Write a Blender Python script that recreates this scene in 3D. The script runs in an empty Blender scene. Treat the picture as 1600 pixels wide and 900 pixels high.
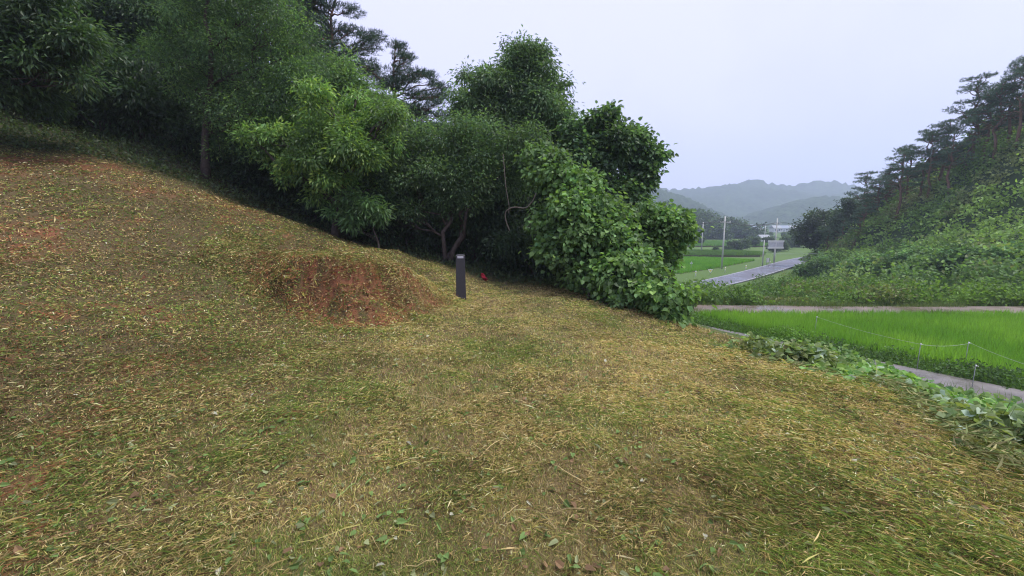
import bpy, math, numpy as np
from math import radians as R

# ------------------------------------------------------------------ camera, sky, sun, exposure
SC = bpy.context.scene
COL = SC.collection
PITCH = 8.06
FPX = 671.0
cd = bpy.data.cameras.new('camera'); cam = bpy.data.objects.new('camera', cd); COL.objects.link(cam)
cd.sensor_width = 36.0; cd.lens = 36.0 * FPX / 1600.0
cd.clip_start = 0.05; cd.clip_end = 6000
cam.location = (0, 0, 1.6); cam.rotation_euler = (R(90 - PITCH), 0, 0)
SC.camera = cam

SUN_EL, SUN_AZ = 64.0, 98.0          # azimuth clockwise from +Y (view direction)
w = bpy.data.worlds.new('World'); SC.world = w; w.use_nodes = True
nt = w.node_tree; nt.nodes.clear()
wo = nt.nodes.new('ShaderNodeOutputWorld'); bg = nt.nodes.new('ShaderNodeBackground')
sky = nt.nodes.new('ShaderNodeTexSky'); sky.sky_type = 'NISHITA'; sky.sun_disc = False
sky.sun_elevation = R(SUN_EL); sky.sun_rotation = R(SUN_AZ); sky.dust_density = 4.0
mix = nt.nodes.new('ShaderNodeMixRGB'); mix.inputs['Fac'].default_value = 0.93
tcw = nt.nodes.new('ShaderNodeTexCoord'); nzw = nt.nodes.new('ShaderNodeTexNoise')
nzw.inputs['Scale'].default_value = 1.5; nzw.inputs['Detail'].default_value = 5
crw = nt.nodes.new('ShaderNodeValToRGB')
crw.color_ramp.elements[0].position = 0.38; crw.color_ramp.elements[0].color = (0.83, 0.84, 0.95, 1)
crw.color_ramp.elements[1].position = 0.62; crw.color_ramp.elements[1].color = (1.0, 1.0, 1.05, 1)
mul = nt.nodes.new('ShaderNodeMixRGB'); mul.blend_type = 'MULTIPLY'; mul.inputs['Fac'].default_value = 1
mul.inputs[2].default_value = (6.0, 5.95, 8.05, 1)      # overcast cloud deck
nt.links.new(tcw.outputs['Generated'], nzw.inputs['Vector'])
nt.links.new(nzw.outputs['Fac'], crw.inputs['Fac']); nt.links.new(crw.outputs['Color'], mul.inputs[1])
nt.links.new(sky.outputs[0], mix.inputs[1]); nt.links.new(mul.outputs[0], mix.inputs[2])
nt.links.new(mix.outputs[0], bg.inputs['Color']); bg.inputs['Strength'].default_value = 0.1
nt.links.new(bg.outputs[0], wo.inputs['Surface'])

sl = bpy.data.lights.new('sun', 'SUN'); sl.energy = 2.8; sl.angle = R(22); sl.color = (1.0, 0.96, 0.9)
so = bpy.data.objects.new('sun', sl); COL.objects.link(so)
so.rotation_euler = (R(90 - SUN_EL), 0, R(180 - SUN_AZ)); so.location = (0, 0, 60)

SC.view_settings.view_transform = 'Standard'; SC.view_settings.look = 'None'
SC.view_settings.exposure = 0.74; SC.view_settings.gamma = 1.0; SC.view_settings.use_curve_mapping = False
SC.render.engine = 'CYCLES'
cy = SC.cycles
cy.max_bounces = 6; cy.diffuse_bounces = 3; cy.glossy_bounces = 2; cy.transmission_bounces = 4
cy.transparent_max_bounces = 4; cy.volume_bounces = 1
cy.use_denoising = True; cy.denoiser = 'OPENIMAGEDENOISE'; cy.denoising_input_passes = 'RGB_ALBEDO_NORMAL'; cy.denoising_prefilter = 'ACCURATE'; cy.filter_width = 1.15
cy.caustics_reflective = False; cy.caustics_refractive = False

# ------------------------------------------------------------------ helpers
_c, _s = math.cos(R(PITCH)), math.sin(R(PITCH))
def at(px, py, d):
    """world point that lies d metres ahead, seen at (px,py) of the 1600x900 photograph (used to survey the place)"""
    u = (px - 800) / FPX; v = (450 - py) / FPX
    dy = _c + v * _s; dz = -_s + v * _c
    k = d / dy
    return np.array((u * k, d, 1.6 + dz * k))
def prj(p):
    x, y, z = p[0], p[1], p[2] - 1.6
    f = y * _c - z * _s; up = y * _s + z * _c
    return 800 + FPX * x / f, 450 - FPX * up / f

def ss(a, b, x):
    t = np.clip((x - a) / (b - a), 0, 1); return t * t * (3 - 2 * t)
_prm = np.random.default_rng(7).random((256, 256))
def vnoise(x, y):
    x = np.asarray(x, float); y = np.asarray(y, float)
    xi = np.floor(x).astype(int); yi = np.floor(y).astype(int)
    fx = x - xi; fy = y - yi; fx = fx * fx * (3 - 2 * fx); fy = fy * fy * (3 - 2 * fy)
    g = lambda a, b: _prm[a & 255, b & 255]
    return (g(xi, yi) * (1 - fx) + g(xi + 1, yi) * fx) * (1 - fy) + (g(xi, yi + 1) * (1 - fx) + g(xi + 1, yi + 1) * fx) * fy
def fbm(x, y, o=4):
    s = 0; a = .5; n = 0
    for i in range(o):
        s = s + a * vnoise(x * 2 ** i + 17.3 * i, y * 2 ** i + 9.1 * i); n += a; a *= .5
    return s / n
def nrm(v): return v / np.maximum(np.linalg.norm(v, axis=-1, keepdims=True), 1e-9)
class TPS:
    def __init__(s, pts, lam=0.01):
        p = np.array(pts, float); s.c = p[:, :2]; n = len(p)
        K = s.k(s.c, s.c) + lam * np.eye(n); Pm = np.c_[np.ones(n), s.c]
        A = np.block([[K, Pm], [Pm.T, np.zeros((3, 3))]])
        s.w = np.linalg.solve(A, np.r_[p[:, 2], 0, 0, 0])
    def k(s, a, b):
        r2 = ((a[:, None] - b[None]) ** 2).sum(-1); return 0.5 * r2 * np.log(r2 + 1e-12)
    def __call__(s, x, y):
        sh = np.shape(x); q = np.c_[np.ravel(x), np.ravel(y)]; o = np.empty(len(q))
        for i in range(0, len(q), 20000):
            b = q[i:i + 20000]
            o[i:i + 20000] = s.k(b, s.c) @ s.w[:-3] + s.w[-3] + b @ s.w[-2:]
        return o.reshape(sh)

# ---- mesh collector
class MB:
    def __init__(s): s.v = []; s.f = []; s.c = []; s.n = 0
    def add(s, v, f, c=None):
        v = np.asarray(v, float).reshape(-1, 3)
        s.v.append(v)
        for q in (f if isinstance(f, list) else [f]): s.f.append(np.asarray(q, int) + s.n)
        if c is None: c = (1, 1, 1)
        c = np.asarray(c, float)
        if c.ndim == 1: c = np.broadcast_to(c, (len(v), 3))
        s.c.append(c); s.n += len(v)
    def box(s, a, b, c=None, rot=None):
        a = np.array(a, float); b = np.array(b, float)
        v = np.array([[(a, b)[i][0], (a, b)[j][1], (a, b)[k][2]] for k in (0, 1) for j in (0, 1) for i in (0, 1)])
        s.add(v, np.array([[0, 2, 3, 1], [4, 5, 7, 6], [0, 1, 5, 4], [2, 6, 7, 3], [0, 4, 6, 2], [1, 3, 7, 5]]), c)
    def tube(s, pts, rad, n=6, c=None, cap=True):
        pts = np.asarray(pts, float); m = len(pts); rad = np.broadcast_to(np.asarray(rad, float), (m,))
        t = nrm(np.gradient(pts, axis=0))
        ref = np.array([0.13, 0.05, 1.0]) if abs(t[0][2]) < .8 else np.array([1.0, .1, 0.05])
        a = nrm(np.cross(t, ref)); b = np.cross(t, a)
        th = np.arange(n) / n * 2 * np.pi
        v = pts[:, None] + rad[:, None, None] * (np.cos(th)[None, :, None] * a[:, None] + np.sin(th)[None, :, None] * b[:, None])
        i = np.arange(m - 1)[:, None] * n; j = np.arange(n)[None]; k = (j + 1) % n
        f = np.stack([i + j, i + k, i + n + k, i + n + j], -1).reshape(-1, 4)
        fs = [f]
        if cap: fs += [np.arange(n)[None, ::-1], (np.arange(n) + (m - 1) * n)[None]]
        s.add(v.reshape(-1, 3), fs, c)
    def build(s, name, mat, parent=None, smooth=False, off=(0, 0, 0)):
        me = bpy.data.meshes.new(name)
        v = np.concatenate(s.v) - np.asarray(off, float); c = np.concatenate(s.c)
        lt = np.concatenate([np.full(len(f), f.shape[1]) for f in s.f]); ll = np.concatenate([f.ravel() for f in s.f])
        me.vertices.add(len(v)); me.vertices.foreach_set('co', v.astype(np.float32).ravel())
        me.loops.add(len(ll)); me.loops.foreach_set('vertex_index', ll.astype(np.int32))
        me.polygons.add(len(lt)); me.polygons.foreach_set('loop_start', (np.cumsum(lt) - lt).astype(np.int32))
        me.polygons.foreach_set('use_smooth', np.full(len(lt), smooth))
        at_ = me.color_attributes.new('Col', 'FLOAT_COLOR', 'POINT')
        at_.data.foreach_set('color', np.c_[c, np.ones(len(c))].astype(np.float32).ravel())
        me.materials.append(mat); me.update(calc_edges=True)
        o = bpy.data.objects.new(name, me); COL.objects.link(o); o.parent = parent
        return o
def tag(o, label=None, cat=None, group=None, kind=None):
    if label: o['label'] = label
    if cat: o['category'] = cat
    if group: o['group'] = group
    if kind: o['kind'] = kind
    return o
def thing(name, label, cat, loc, group=None, rz=0):
    o = bpy.data.objects.new(name, None); COL.objects.link(o); o.location = loc; o.rotation_euler = (0, 0, rz)
    o.empty_display_size = .2
    return tag(o, label, cat, group)
def dup(root, loc, rz, sc, label, group=None):
    r = root.copy(); COL.objects.link(r); r.location = loc; r.rotation_euler = (0, 0, rz); r.scale = sc; r['label'] = label
    if group: r['group'] = group
    for ch in list(root.children):
        c = ch.copy(); COL.objects.link(c); c.parent = r
        for g in ch.children:
            d = g.copy(); COL.objects.link(d); d.parent = c
    return r

# ---- materials
def new_mat(name):
    m = bpy.data.materials.new(name); m.use_nodes = True; n = m.node_tree
    return m, n, n.nodes['Principled BSDF'], n.nodes['Material Output']
def mat_leaf(name, rough=.45, trans=.3, spec=.4):
    m, n, p, out = new_mat(name)
    a = n.nodes.new('ShaderNodeAttribute'); a.attribute_name = 'Col'
    n.links.new(a.outputs['Color'], p.inputs['Base Color'])
    p.inputs['Roughness'].default_value = rough; p.inputs['Specular IOR Level'].default_value = spec
    t = n.nodes.new('ShaderNodeBsdfTranslucent')
    hs = n.nodes.new('ShaderNodeMixRGB'); hs.blend_type = 'MULTIPLY'; hs.inputs[0].default_value = 1
    hs.inputs[2].default_value = (1.25, 1.3, .6, 1)
    n.links.new(a.outputs['Color'], hs.inputs[1]); n.links.new(hs.outputs[0], t.inputs['Color'])
    mx = n.nodes.new('ShaderNodeMixShader'); mx.inputs[0].default_value = trans
    n.links.new(p.outputs[0], mx.inputs[1]); n.links.new(t.outputs[0], mx.inputs[2]); n.links.new(mx.outputs[0], out.inputs['Surface'])
    return m
def mat_noise(name, col, var=.35, scale=8, rough=.8, bump=.3, bscale=None, spec=.3, attr=False, dist=.02, rvar=0.0):
    m, n, p, out = new_mat(name)
    tc = n.nodes.new('ShaderNodeTexCoord'); nz = n.nodes.new('ShaderNodeTexNoise')
    nz.inputs['Scale'].default_value = scale; nz.inputs['Detail'].default_value = 8; nz.inputs['Roughness'].default_value = .65
    n.links.new(tc.outputs['Object'], nz.inputs['Vector'])
    mr = n.nodes.new('ShaderNodeMapRange'); mr.inputs['From Min'].default_value = .25; mr.inputs['From Max'].default_value = .75
    mr.inputs['To Min'].default_value = 1 - var; mr.inputs['To Max'].default_value = 1 + var
    n.links.new(nz.outputs['Fac'], mr.inputs['Value'])
    mx = n.nodes.new('ShaderNodeMixRGB'); mx.blend_type = 'MULTIPLY'; mx.inputs[0].default_value = 1
    if attr:
        a = n.nodes.new('ShaderNodeAttribute'); a.attribute_name = 'Col'; n.links.new(a.outputs['Color'], mx.inputs[1])
    else: mx.inputs[1].default_value = (*col, 1)
    n.links.new(mr.outputs[0], mx.inputs[2]); n.links.new(mx.outputs[0], p.inputs['Base Color'])
    p.inputs['Roughness'].default_value = rough; p.inputs['Specular IOR Level'].default_value = spec
    if rvar:
        n2 = n.nodes.new('ShaderNodeTexNoise'); n2.inputs['Scale'].default_value = scale * .25; n2.inputs['Detail'].default_value = 4
        n.links.new(tc.outputs['Object'], n2.inputs['Vector'])
        m2 = n.nodes.new('ShaderNodeMapRange'); m2.inputs['From Min'].default_value = .4; m2.inputs['From Max'].default_value = .6
        m2.inputs['To Min'].default_value = rough - rvar; m2.inputs['To Max'].default_value = rough + rvar
        n.links.new(n2.outputs['Fac'], m2.inputs['Value']); n.links.new(m2.outputs[0], p.inputs['Roughness'])
    if bump:
        nb = n.nodes.new('ShaderNodeTexNoise'); nb.inputs['Scale'].default_value = bscale or scale * 4; nb.inputs['Detail'].default_value = 6
        n.links.new(tc.outputs['Object'], nb.inputs['Vector'])
        b = n.nodes.new('ShaderNodeBump'); b.inputs['Strength'].default_value = bump; b.inputs['Distance'].default_value = dist
        n.links.new(nb.outputs['Fac'], b.inputs['Height']); n.links.new(b.outputs[0], p.inputs['Normal'])
    return m
M_leaf = mat_leaf('leaf', .42, .5, .45)
M_needle = mat_leaf('needle', .6, .12, .3)
M_kudzu = mat_leaf('broad_leaf', .5, .42, .25)
M_grass = mat_leaf('grass_blade', .7, .25, .2)
M_rice = mat_leaf('rice_blade', .5, .4, .3)
M_bark = mat_noise('bark', (.075, .06, .05), .5, 12, .9, .6, dist=.03)
M_redbark = mat_noise('red_pine_bark', (.17, .105, .075), .45, 5, .9, .5, dist=.03)
M_ground = mat_noise('soil', None, .35, 9, .95, .7, 60, .15, attr=True, dist=.02)
M_hill = mat_noise('wooded_slope', None, .6, .12, .95, 1.0, .35, .1, attr=True, dist=3.0)
M_conc = mat_noise('wet_concrete', (.17, .155, .145), .35, 2, .45, .25, 40, .5, dist=.004, rvar=.22)
M_dirt = mat_noise('wet_track', (.16, .125, .10), .4, 1.6, .42, .4, 12, .5, dist=.02, rvar=.25)
M_asph = mat_noise('wet_asphalt', (.085, .083, .095), .25, 1.2, .34, .15, 60, .5, dist=.003, rvar=.12)
M_paint = mat_noise('road_paint', (.45, .45, .45), .3, 3, .5, 0)
M_mud = mat_noise('paddy_mud', (.09, .075, .045), .3, 5, .25, .3, 20, .5)
M_stone = mat_noise('dark_granite', (.034, .033, .036), .35, 30, .5, .2, 90, .4, dist=.003)
M_stonel = mat_noise('pale_granite', (.46, .46, .5), .2, 40, .6, .2, 90, .4, dist=.003)
M_pole = mat_noise('pole_concrete', (.5, .5, .48), .15, 3, .8, 0)
M_grey = mat_noise('galvanised_steel', (.24, .25, .26), .15, 6, .5, 0)
M_white = mat_noise('white_enamel', (.86, .86, .86), .06, 4, .5, 0)
M_panel = mat_noise('sign_print', (.62, .63, .68), .2, 3, .6, 0)
M_wire = mat_noise('wire', (.05, .05, .055), .1, 4, .7, 0)
M_rope = mat_noise('white_rope', (.5, .52, .47), .1, 30, .8, 0)
M_red = mat_noise('red_cloth', (.3, .015, .03), .4, 9, .8, .3)
M_wall = mat_noise('white_wall', (.6, .6, .6), .08, 2, .8, 0)
M_roofb = mat_noise('blue_grey_roof', (.2, .24, .3), .15, 2, .6, 0)
M_roofg = mat_noise('grey_roof', (.26, .28, .3), .15, 2, .6, 0)
M_glass = mat_noise('window_glass', (.03, .035, .045), .1, 2, .15, 0, spec=.6)
M_twig = mat_noise('pale_twig', (.15, .13, .105), .25, 30, .85, .2)
M_yel = mat_noise('yellow_enamel', (.75, .6, .12), .08, 4, .5, 0)

# ------------------------------------------------------------------ terrain
pts = [(0, -4, .1), (3, -4, -.1), (0, 1.5, 0), (1.5, 3, 0), (0, 4, 0), (1.5, 5, 0), (.3, 7, 0), (1.5, 8, -.05), (0, 9.5, 0), (1.4, 10, 0),
       (.5, 11.3, .02), (-1.1, 9.6, .02), (3, 2, -.02), (3.5, 5, -.14), (3, 7.5, -.3), (6, 4, -.2), (6, 10, -.2), (4, 14, -.2), (8, 20, -.6), (8, -4, -.3),
       (-1.2, 2.4, 0), (-2.5, 3, .05), (-3, 5, .06), (-2.0, 6.2, .04), (-4.6, 4.2, .16), (-4.5, 1.0, .22), (-6, 1.5, .5), (-7, 6, .95), (-9, 3, 1.6), (-12, 2, 2.6), (-10, -3, 2.0),
       (-5.2, 8.5, 1.0), (-4.6, 7, .5), (-3.3, 6.3, .13), (-1.0, 8, .02), (-.6, 10.6, .02), (-2, 8, .2), (-2.4, 9.8, .45), (-3.6, 8, .6),
       (1, 14, .1), (-1, 14, .3), (-4, 14.5, 1.3), (-2, 20, 1.0), (-8, 20, 3.6), (2, 24, -.6), (-20, 24, 9.5), (-14, 20, 6.5), (-20, 14, 7.2), (-20, 6, 5.6), (-20, -4, 5)]
for a in [(0, 252, 10), (0, 192, 13), (120, 258, 10.6), (210, 272, 11), (322, 279, 13), (300, 302, 11), (400, 331, 11), (400, 326, 12.6), (480, 357, 11.2), (560, 386, 11.5),
          (640, 410, 11.5), (690, 424, 11.5), (760, 445, 11.5), (200, 232, 13), (560, 378, 13.2), (0, 400, 6.6), (150, 400, 7.2), (150, 330, 8.6), (300, 400, 8.2)]:
    pts.append(tuple(at(*a)))
_lawn = TPS(pts, .004)
LA = np.array((8.2, 19.4)); LN = np.array((.831, .557)); LD = np.array((.557, -.831))
def lane_s(x, y): return (x - LA[0]) * LN[0] + (y - LA[1]) * LN[1]
def lane_t(x, y): return (x - LA[0]) * LD[0] + (y - LA[1]) * LD[1]
def edge_t(x, y):
    return lane_s(x, y) - np.interp(y, [-4, 0, 2.8, 4.6, 6.7, 8, 11.5, 14, 30], [-15.5, -14.6, -13.5, -12.1, -11.5, -10.5, -10.3, -10.3, -10.3])
POLY = np.array([(-4.7, 7.7), (-3.6, 6.75), (-2.5, 6.35), (-1.95, 6.75), (-1.6, 7.5), (-1.3, 9.0), (-.75, 10.8), (-1.2, 12.6), (-6, 13), (-6.2, 8.5)])
def poly_sd(x, y):
    p = np.stack([np.ravel(x), np.ravel(y)], -1); d = np.full(len(p), 1e9); ins = np.zeros(len(p), bool)
    for i in range(len(POLY)):
        a = POLY[i]; b = POLY[(i + 1) % len(POLY)]; e = b - a
        t = np.clip(((p - a) @ e) / (e @ e), 0, 1); d = np.minimum(d, np.linalg.norm(p - a - t[:, None] * e, axis=1))
        c = ((a[1] > p[:, 1]) != (b[1] > p[:, 1])) & (p[:, 0] < (b[0] - a[0]) * (p[:, 1] - a[1]) / (b[1] - a[1] + 1e-12) + a[0])
        ins ^= c
    return (np.where(ins, d, -d)).reshape(np.shape(x))
def valley(x, y):
    v = np.interp(y, [-50, 23.6, 30, 45, 60, 130, 350, 700, 2000], [-2.85, -2.85, -3.7, -5.2, -5.55, -5.6, -1.5, 0, 2])
    return v
def H(x, y):
    x = np.asarray(x, float); y = np.asarray(y, float)
    cx = np.clip(x, -20, 8); cy_ = np.clip(y, -4, 24)
    z = _lawn(cx, cy_) + .35 * np.maximum(-20 - x, 0) * (1 - ss(60, 200, y)) + .1 * np.maximum(-x - 6, 0) / 6 * np.maximum(y - 24, 0) * .3
    z = np.minimum(z, 26)
    near = (x > -8) & (x < 1) & (y > 5) & (y < 14)
    if near.any():
        sd = poly_sd(x[near], y[near]) if x.ndim else poly_sd(x, y)
        xx = x[near] if x.ndim else x; yy = y[near] if x.ndim else y
        plat = 1.13 - .035 * (yy - 7) - ss(-3.3, -1.0, xx + .05 * (yy - 7)) * (.3 + .75 * ss(7.2, 10.5, yy)) + .1 * (fbm(xx * 1.6, yy * 1.6, 3) - .5)
        wgt = ss(-.08, .72, sd + .75 * (fbm(xx * 1.9, yy * 1.9, 4) - .5) + .16 * (fbm(xx * 9, yy * 9, 2) - .5))
        zz = z[near] if x.ndim else z
        zn = zz * (1 - wgt) + np.maximum(zz, plat) * wgt
        if x.ndim: z[near] = zn
        else: z = zn
    r = np.hypot(x, y)
    z = z + np.where(r < 30, .07 * (fbm(x * 1.1, y * 1.1, 3) - .5) + .05 * (fbm(x * 5, y * 5, 3) - .5) * (1 + 1.5 * ss(-3, -6, x)), 0)
    z = z + np.where(y > 24, .5 * (fbm(x * .11, y * .11, 3) - .5), 0) * ss(24, 30, y)
    t = edge_t(x, y)
    drop = .34 * (np.maximum(t, 0) ** 2 / (np.maximum(t, 0) + .7))
    return np.maximum(z - drop, valley(x, y) + .02 * (vnoise(x, y) - .5))
def HN(x, y):
    e = .04; return nrm(np.stack([H(x - e, y) - H(x + e, y), H(x, y - e) - H(x, y + e), np.full(np.shape(x), 2 * e)], -1))
def hz(x, y): return float(H(np.array([x]), np.array([y]))[0])

def axis(segs):
    o = [segs[0][0]]
    for a, b, st in segs:
        n = max(1, int(round((b - a) / st))); o += list(a + (b - a) * (np.arange(n) + 1) / n)
    return np.array(o)
gx = axis([(-1500, -200, 130), (-200, -40, 16), (-40, -15, 1.0), (-15, 5.5, .075), (5.5, 20, .4), (20, 80, 2), (80, 240, 16), (240, 1500, 126)])
gy = axis([(-90, -10, 10), (-10, 1.2, .6), (1.2, 14, .075), (14, 32, .4), (32, 130, 2.5), (130, 400, 13), (400, 1600, 100)])
X, Y = np.meshgrid(gx, gy); Z = H(X, Y)
def lerp(a, b, t): return a + (b - a) * np.asarray(t)[..., None]
def lawn_masks(x, y):
    """green, straw, red, dark weights on the mown slope"""
    n1 = fbm(x * .55 + 3, y * .55 + 8, 4); n2 = fbm(x * 1.7 + 31, y * 1.7, 4); n3 = fbm(x * 4.5, y * 4.5 + 50, 3)
    sd = poly_sd(x, y)
    face = ss(-.25, .15, sd) * (1 - ss(.55, .9, sd)) * ss(-5.4, -4.2, x) * (1 - ss(8.0, 9.5, y))
    slope = ss(-2.5, -5.5, x) * ss(4.5, 6.5, y)
    red = np.clip(face * (.35 + ss(.26, .5, n2) * 1.3) + slope * ss(.49, .63, n1 * .5 + n2 * .5) * .45 + .55 * ss(.62, .72, n2) * ss(-1, -3, x), 0, 1)
    straw = np.clip(ss(.35, .65, n1 * .6 + n3 * .4) * .75 + .9 * np.exp(-(((x - 1.5) / 1.0) ** 2 + ((y - 4.6) / 1.7) ** 2)) + .6 * ss(8, 9.5, y) * ss(-1.6, -.5, x), 0, 1)
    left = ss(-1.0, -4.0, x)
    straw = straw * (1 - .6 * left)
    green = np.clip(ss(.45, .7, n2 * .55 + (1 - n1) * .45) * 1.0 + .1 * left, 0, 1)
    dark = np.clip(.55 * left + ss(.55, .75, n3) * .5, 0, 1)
    return green, straw, red, dark
FE = np.array([tuple(at(*a))[:2] for a in [(-200, 250, 10.4), (0, 250, 10.6), (210, 268, 11.3), (322, 300, 11.6), (480, 355, 12.0), (600, 395, 12.4), (700, 425, 12.2), (790, 443, 11.6), (880, 450, 10.9), (960, 470, 9.6)]])  # forest edge drawn nearer so the dark litter colour also stands in for shade
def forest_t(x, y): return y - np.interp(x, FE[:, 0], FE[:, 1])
g, s_, r_, d_ = lawn_masks(X, Y); SOILK = .62
soil = lerp(np.array((.17, .125, .06)), np.array((.27, .2, .09)), s_) * SOILK
soil = lerp(soil, np.array((.08, .095, .028)), g * .6)
soil = lerp(soil, np.array((.24, .092, .047)), r_ * .92 * ss(.3, .6, fbm(X * 6, Y * 6, 3)))
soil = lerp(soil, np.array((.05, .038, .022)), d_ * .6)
soil = lerp(soil, np.array((.045, .045, .025)), ss(-.3, .8, forest_t(X, Y)) * .9)  # dark forest litter, with the shade under the trees painted in
soil = lerp(soil, np.array((.07, .10, .03)), ss(.6, 1.5, edge_t(X, Y)))
fn = fbm(X * .05, Y * .05, 4)
soil = lerp(soil, lerp(np.array((.075, .13, .035)), np.array((.1, .16, .04)), fn), ss(24, 27, Y) * ss(-13, -11, lane_s(X, Y)))
soil = lerp(soil, np.array((.06, .10, .035)), ss(250, 330, Y))
ny, nx = X.shape
idx = np.arange(ny * nx).reshape(ny, nx)
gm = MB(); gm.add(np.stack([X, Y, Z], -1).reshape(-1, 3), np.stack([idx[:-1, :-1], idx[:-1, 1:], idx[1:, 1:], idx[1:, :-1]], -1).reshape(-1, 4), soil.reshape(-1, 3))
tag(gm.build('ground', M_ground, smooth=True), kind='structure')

def strip(name, cl, width, mat, dz, step=1.0, zf=None, lift=0.0):
    """a paved ribbon draped along a centre line; edges turned down into the ground"""
    cl = np.array(cl, float); L = np.r_[0, np.cumsum(np.linalg.norm(np.diff(cl, axis=0), axis=1))]
    q = np.arange(0, L[-1], step); px = np.interp(q, L, cl[:, 0]); py = np.interp(q, L, cl[:, 1])
    ker = np.ones(7) / 7; px = np.convolve(np.pad(px, 3, 'edge'), ker, 'valid'); py = np.convolve(np.pad(py, 3, 'edge'), ker, 'valid')
    t = nrm(np.stack([np.gradient(px), np.gradient(py)], -1)); nn = np.stack([-t[:, 1], t[:, 0]], -1)
    offs = np.linspace(-.5, .5, 7) * width
    jit = .06 * width * (fbm(q * .7, q * 0, 3) - .5)
    XX = px[:, None] + nn[:, 0:1] * (offs + jit[:, None]); YY = py[:, None] + nn[:, 1:2] * (offs + jit[:, None])
    zc = (zf(px, py) if zf else H(px, py))[:, None] + dz + 0 * XX
    V = np.stack([XX, YY, zc], -1)
    sk0 = V[:, :1].copy(); sk0[..., 2] -= .5; sk1 = V[:, -1:].copy(); sk1[..., 2] -= .5
    V = np.concatenate([sk0, V, sk1], 1); n, k = V.shape[:2]; ii = np.arange(n * k).reshape(n, k)
    m = MB(); m.add(V.reshape(-1, 3), np.stack([ii[:-1, :-1], ii[:-1, 1:], ii[1:, 1:], ii[1:, :-1]], -1).reshape(-1, 4))
    return tag(m.build(name, mat), kind='structure')
lane_c = lambda t, s=-.8: tuple(LA + LD * t + LN * s)
strip('farm_lane', [lane_c(-9), lane_c(0), lane_c(9), lane_c(16), lane_c(26)], 1.6, M_conc, .09, .7, zf=lambda x, y: np.full(x.shape, -2.85))
strip('dirt_track', [(5, 23.2), (12, 22.5), (20, 22.1), (32, 22.2), (60, 23.5)], 2.3, M_dirt, .13, .8, zf=lambda x, y: np.full(x.shape, -2.85))
road_z = lambda x, y: np.full(x.shape, -5.45)
RD = [(10.9, 39), (20.9, 49.5), (30.5, 58.4), (44.1, 72.8), (59.3, 89.6), (76.6, 106), (111, 122.5)]
strip('country_road', RD, 4.3, M_asph, .14, 1.5, zf=road_z)
for w_, nm in ((-1.95, 'edge_line'), (1.95, 'edge_line')):
    c = np.array(RD, float); t = nrm(np.gradient(c, axis=0)); c2 = c + np.stack([-t[:, 1], t[:, 0]], -1) * w_
    strip('road_edge_line', c2, .1, M_paint, .146, 1.5, zf=road_z)
# paddy basins
def basin(name, poly, z):
    m = MB(); n = len(poly); p = np.array([(a, b, z) for a, b in poly]); q = p.copy(); q[:, 2] -= .6
    m.add(np.r_[p, q], [np.arange(n)[None]] + [np.array([[i, i + n, (i + 1) % n + n, (i + 1) % n]]) for i in range(n)])
    return tag(m.build(name, M_mud), kind='structure')
def lp(s, t): return tuple(LA + LN * s + LD * t)
PAD1 = [lp(1.1, -.6), lp(1.1, 14), lp(1.1, 24), (48, 2), (48, 20.9), (22, 20.7), (14, 20.9), (9.8, 21.0)]
basin('paddy_water', PAD1, -2.80)

# ------------------------------------------------------------------ leaf builders
def leaf_geo(P, A, N, L, W, C, shape='diamond', fold=.18, droop=.1):
    A = nrm(A); B = nrm(np.cross(A, N)); N = np.cross(B, A)
    L = np.broadcast_to(np.asarray(L, float), (len(P),))[:, None]; W = np.broadcast_to(np.asarray(W, float), (len(P),))[:, None]
    n = len(P)
    if shape == 'diamond':
        v = np.stack([P, P + A * L * .45 + B * W / 2 + N * W * fold, P + A * L - N * L * droop, P + A * L * .45 - B * W / 2 + N * W * fold], 1)
        i = np.arange(n)[:, None] * 4; f = np.concatenate([i + np.array([[0, 1, 2]]), i + np.array([[0, 2, 3]])]); k = 4; fs = [f]
    elif shape == 'round':
        v = np.stack([P, P + A * L * .12 + B * W * .48 + N * W * fold, P + A * L * .6 + B * W * .42 + N * W * fold * .7, P + A * L - N * L * droop,
                      P + A * L * .6 - B * W * .42 + N * W * fold * .7, P + A * L * .12 - B * W * .48 + N * W * fold], 1)
        i = np.arange(n)[:, None] * 6; fs = [np.concatenate([i + np.array([[0, 1, 2, 3]]), i + np.array([[0, 3, 4, 5]])])]; k = 6
    else:   # needle / blade: one triangle
        v = np.stack([P - B * W / 2, P + B * W / 2, P + A * L - N * L * droop], 1)
        i = np.arange(n)[:, None] * 3; fs = [i + np.array([[0, 1, 2]])]; k = 3
    return v.reshape(-1, 3), fs, np.repeat(C, k, 0)
LEAFK = 1.45
def rdir(rng, n):
    return nrm(rng.normal(size=(n, 3)))
def colours(rng, n, base, var=.3, hue=.12):
    b = np.asarray(base, float)[None] * LEAFK * (1 + var * (rng.random((n, 1)) * 2 - 1))
    h = rng.normal(size=(n, 1)) * hue
    b = b * np.concatenate([1 + h, 1 + h * .25, 1 - h * .3], 1)
    return np.clip(b * .84 + .16 * b @ np.array([[.3], [.6], [.1]]) * np.array((.95, 1, 1.05)), .002, .9)
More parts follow.
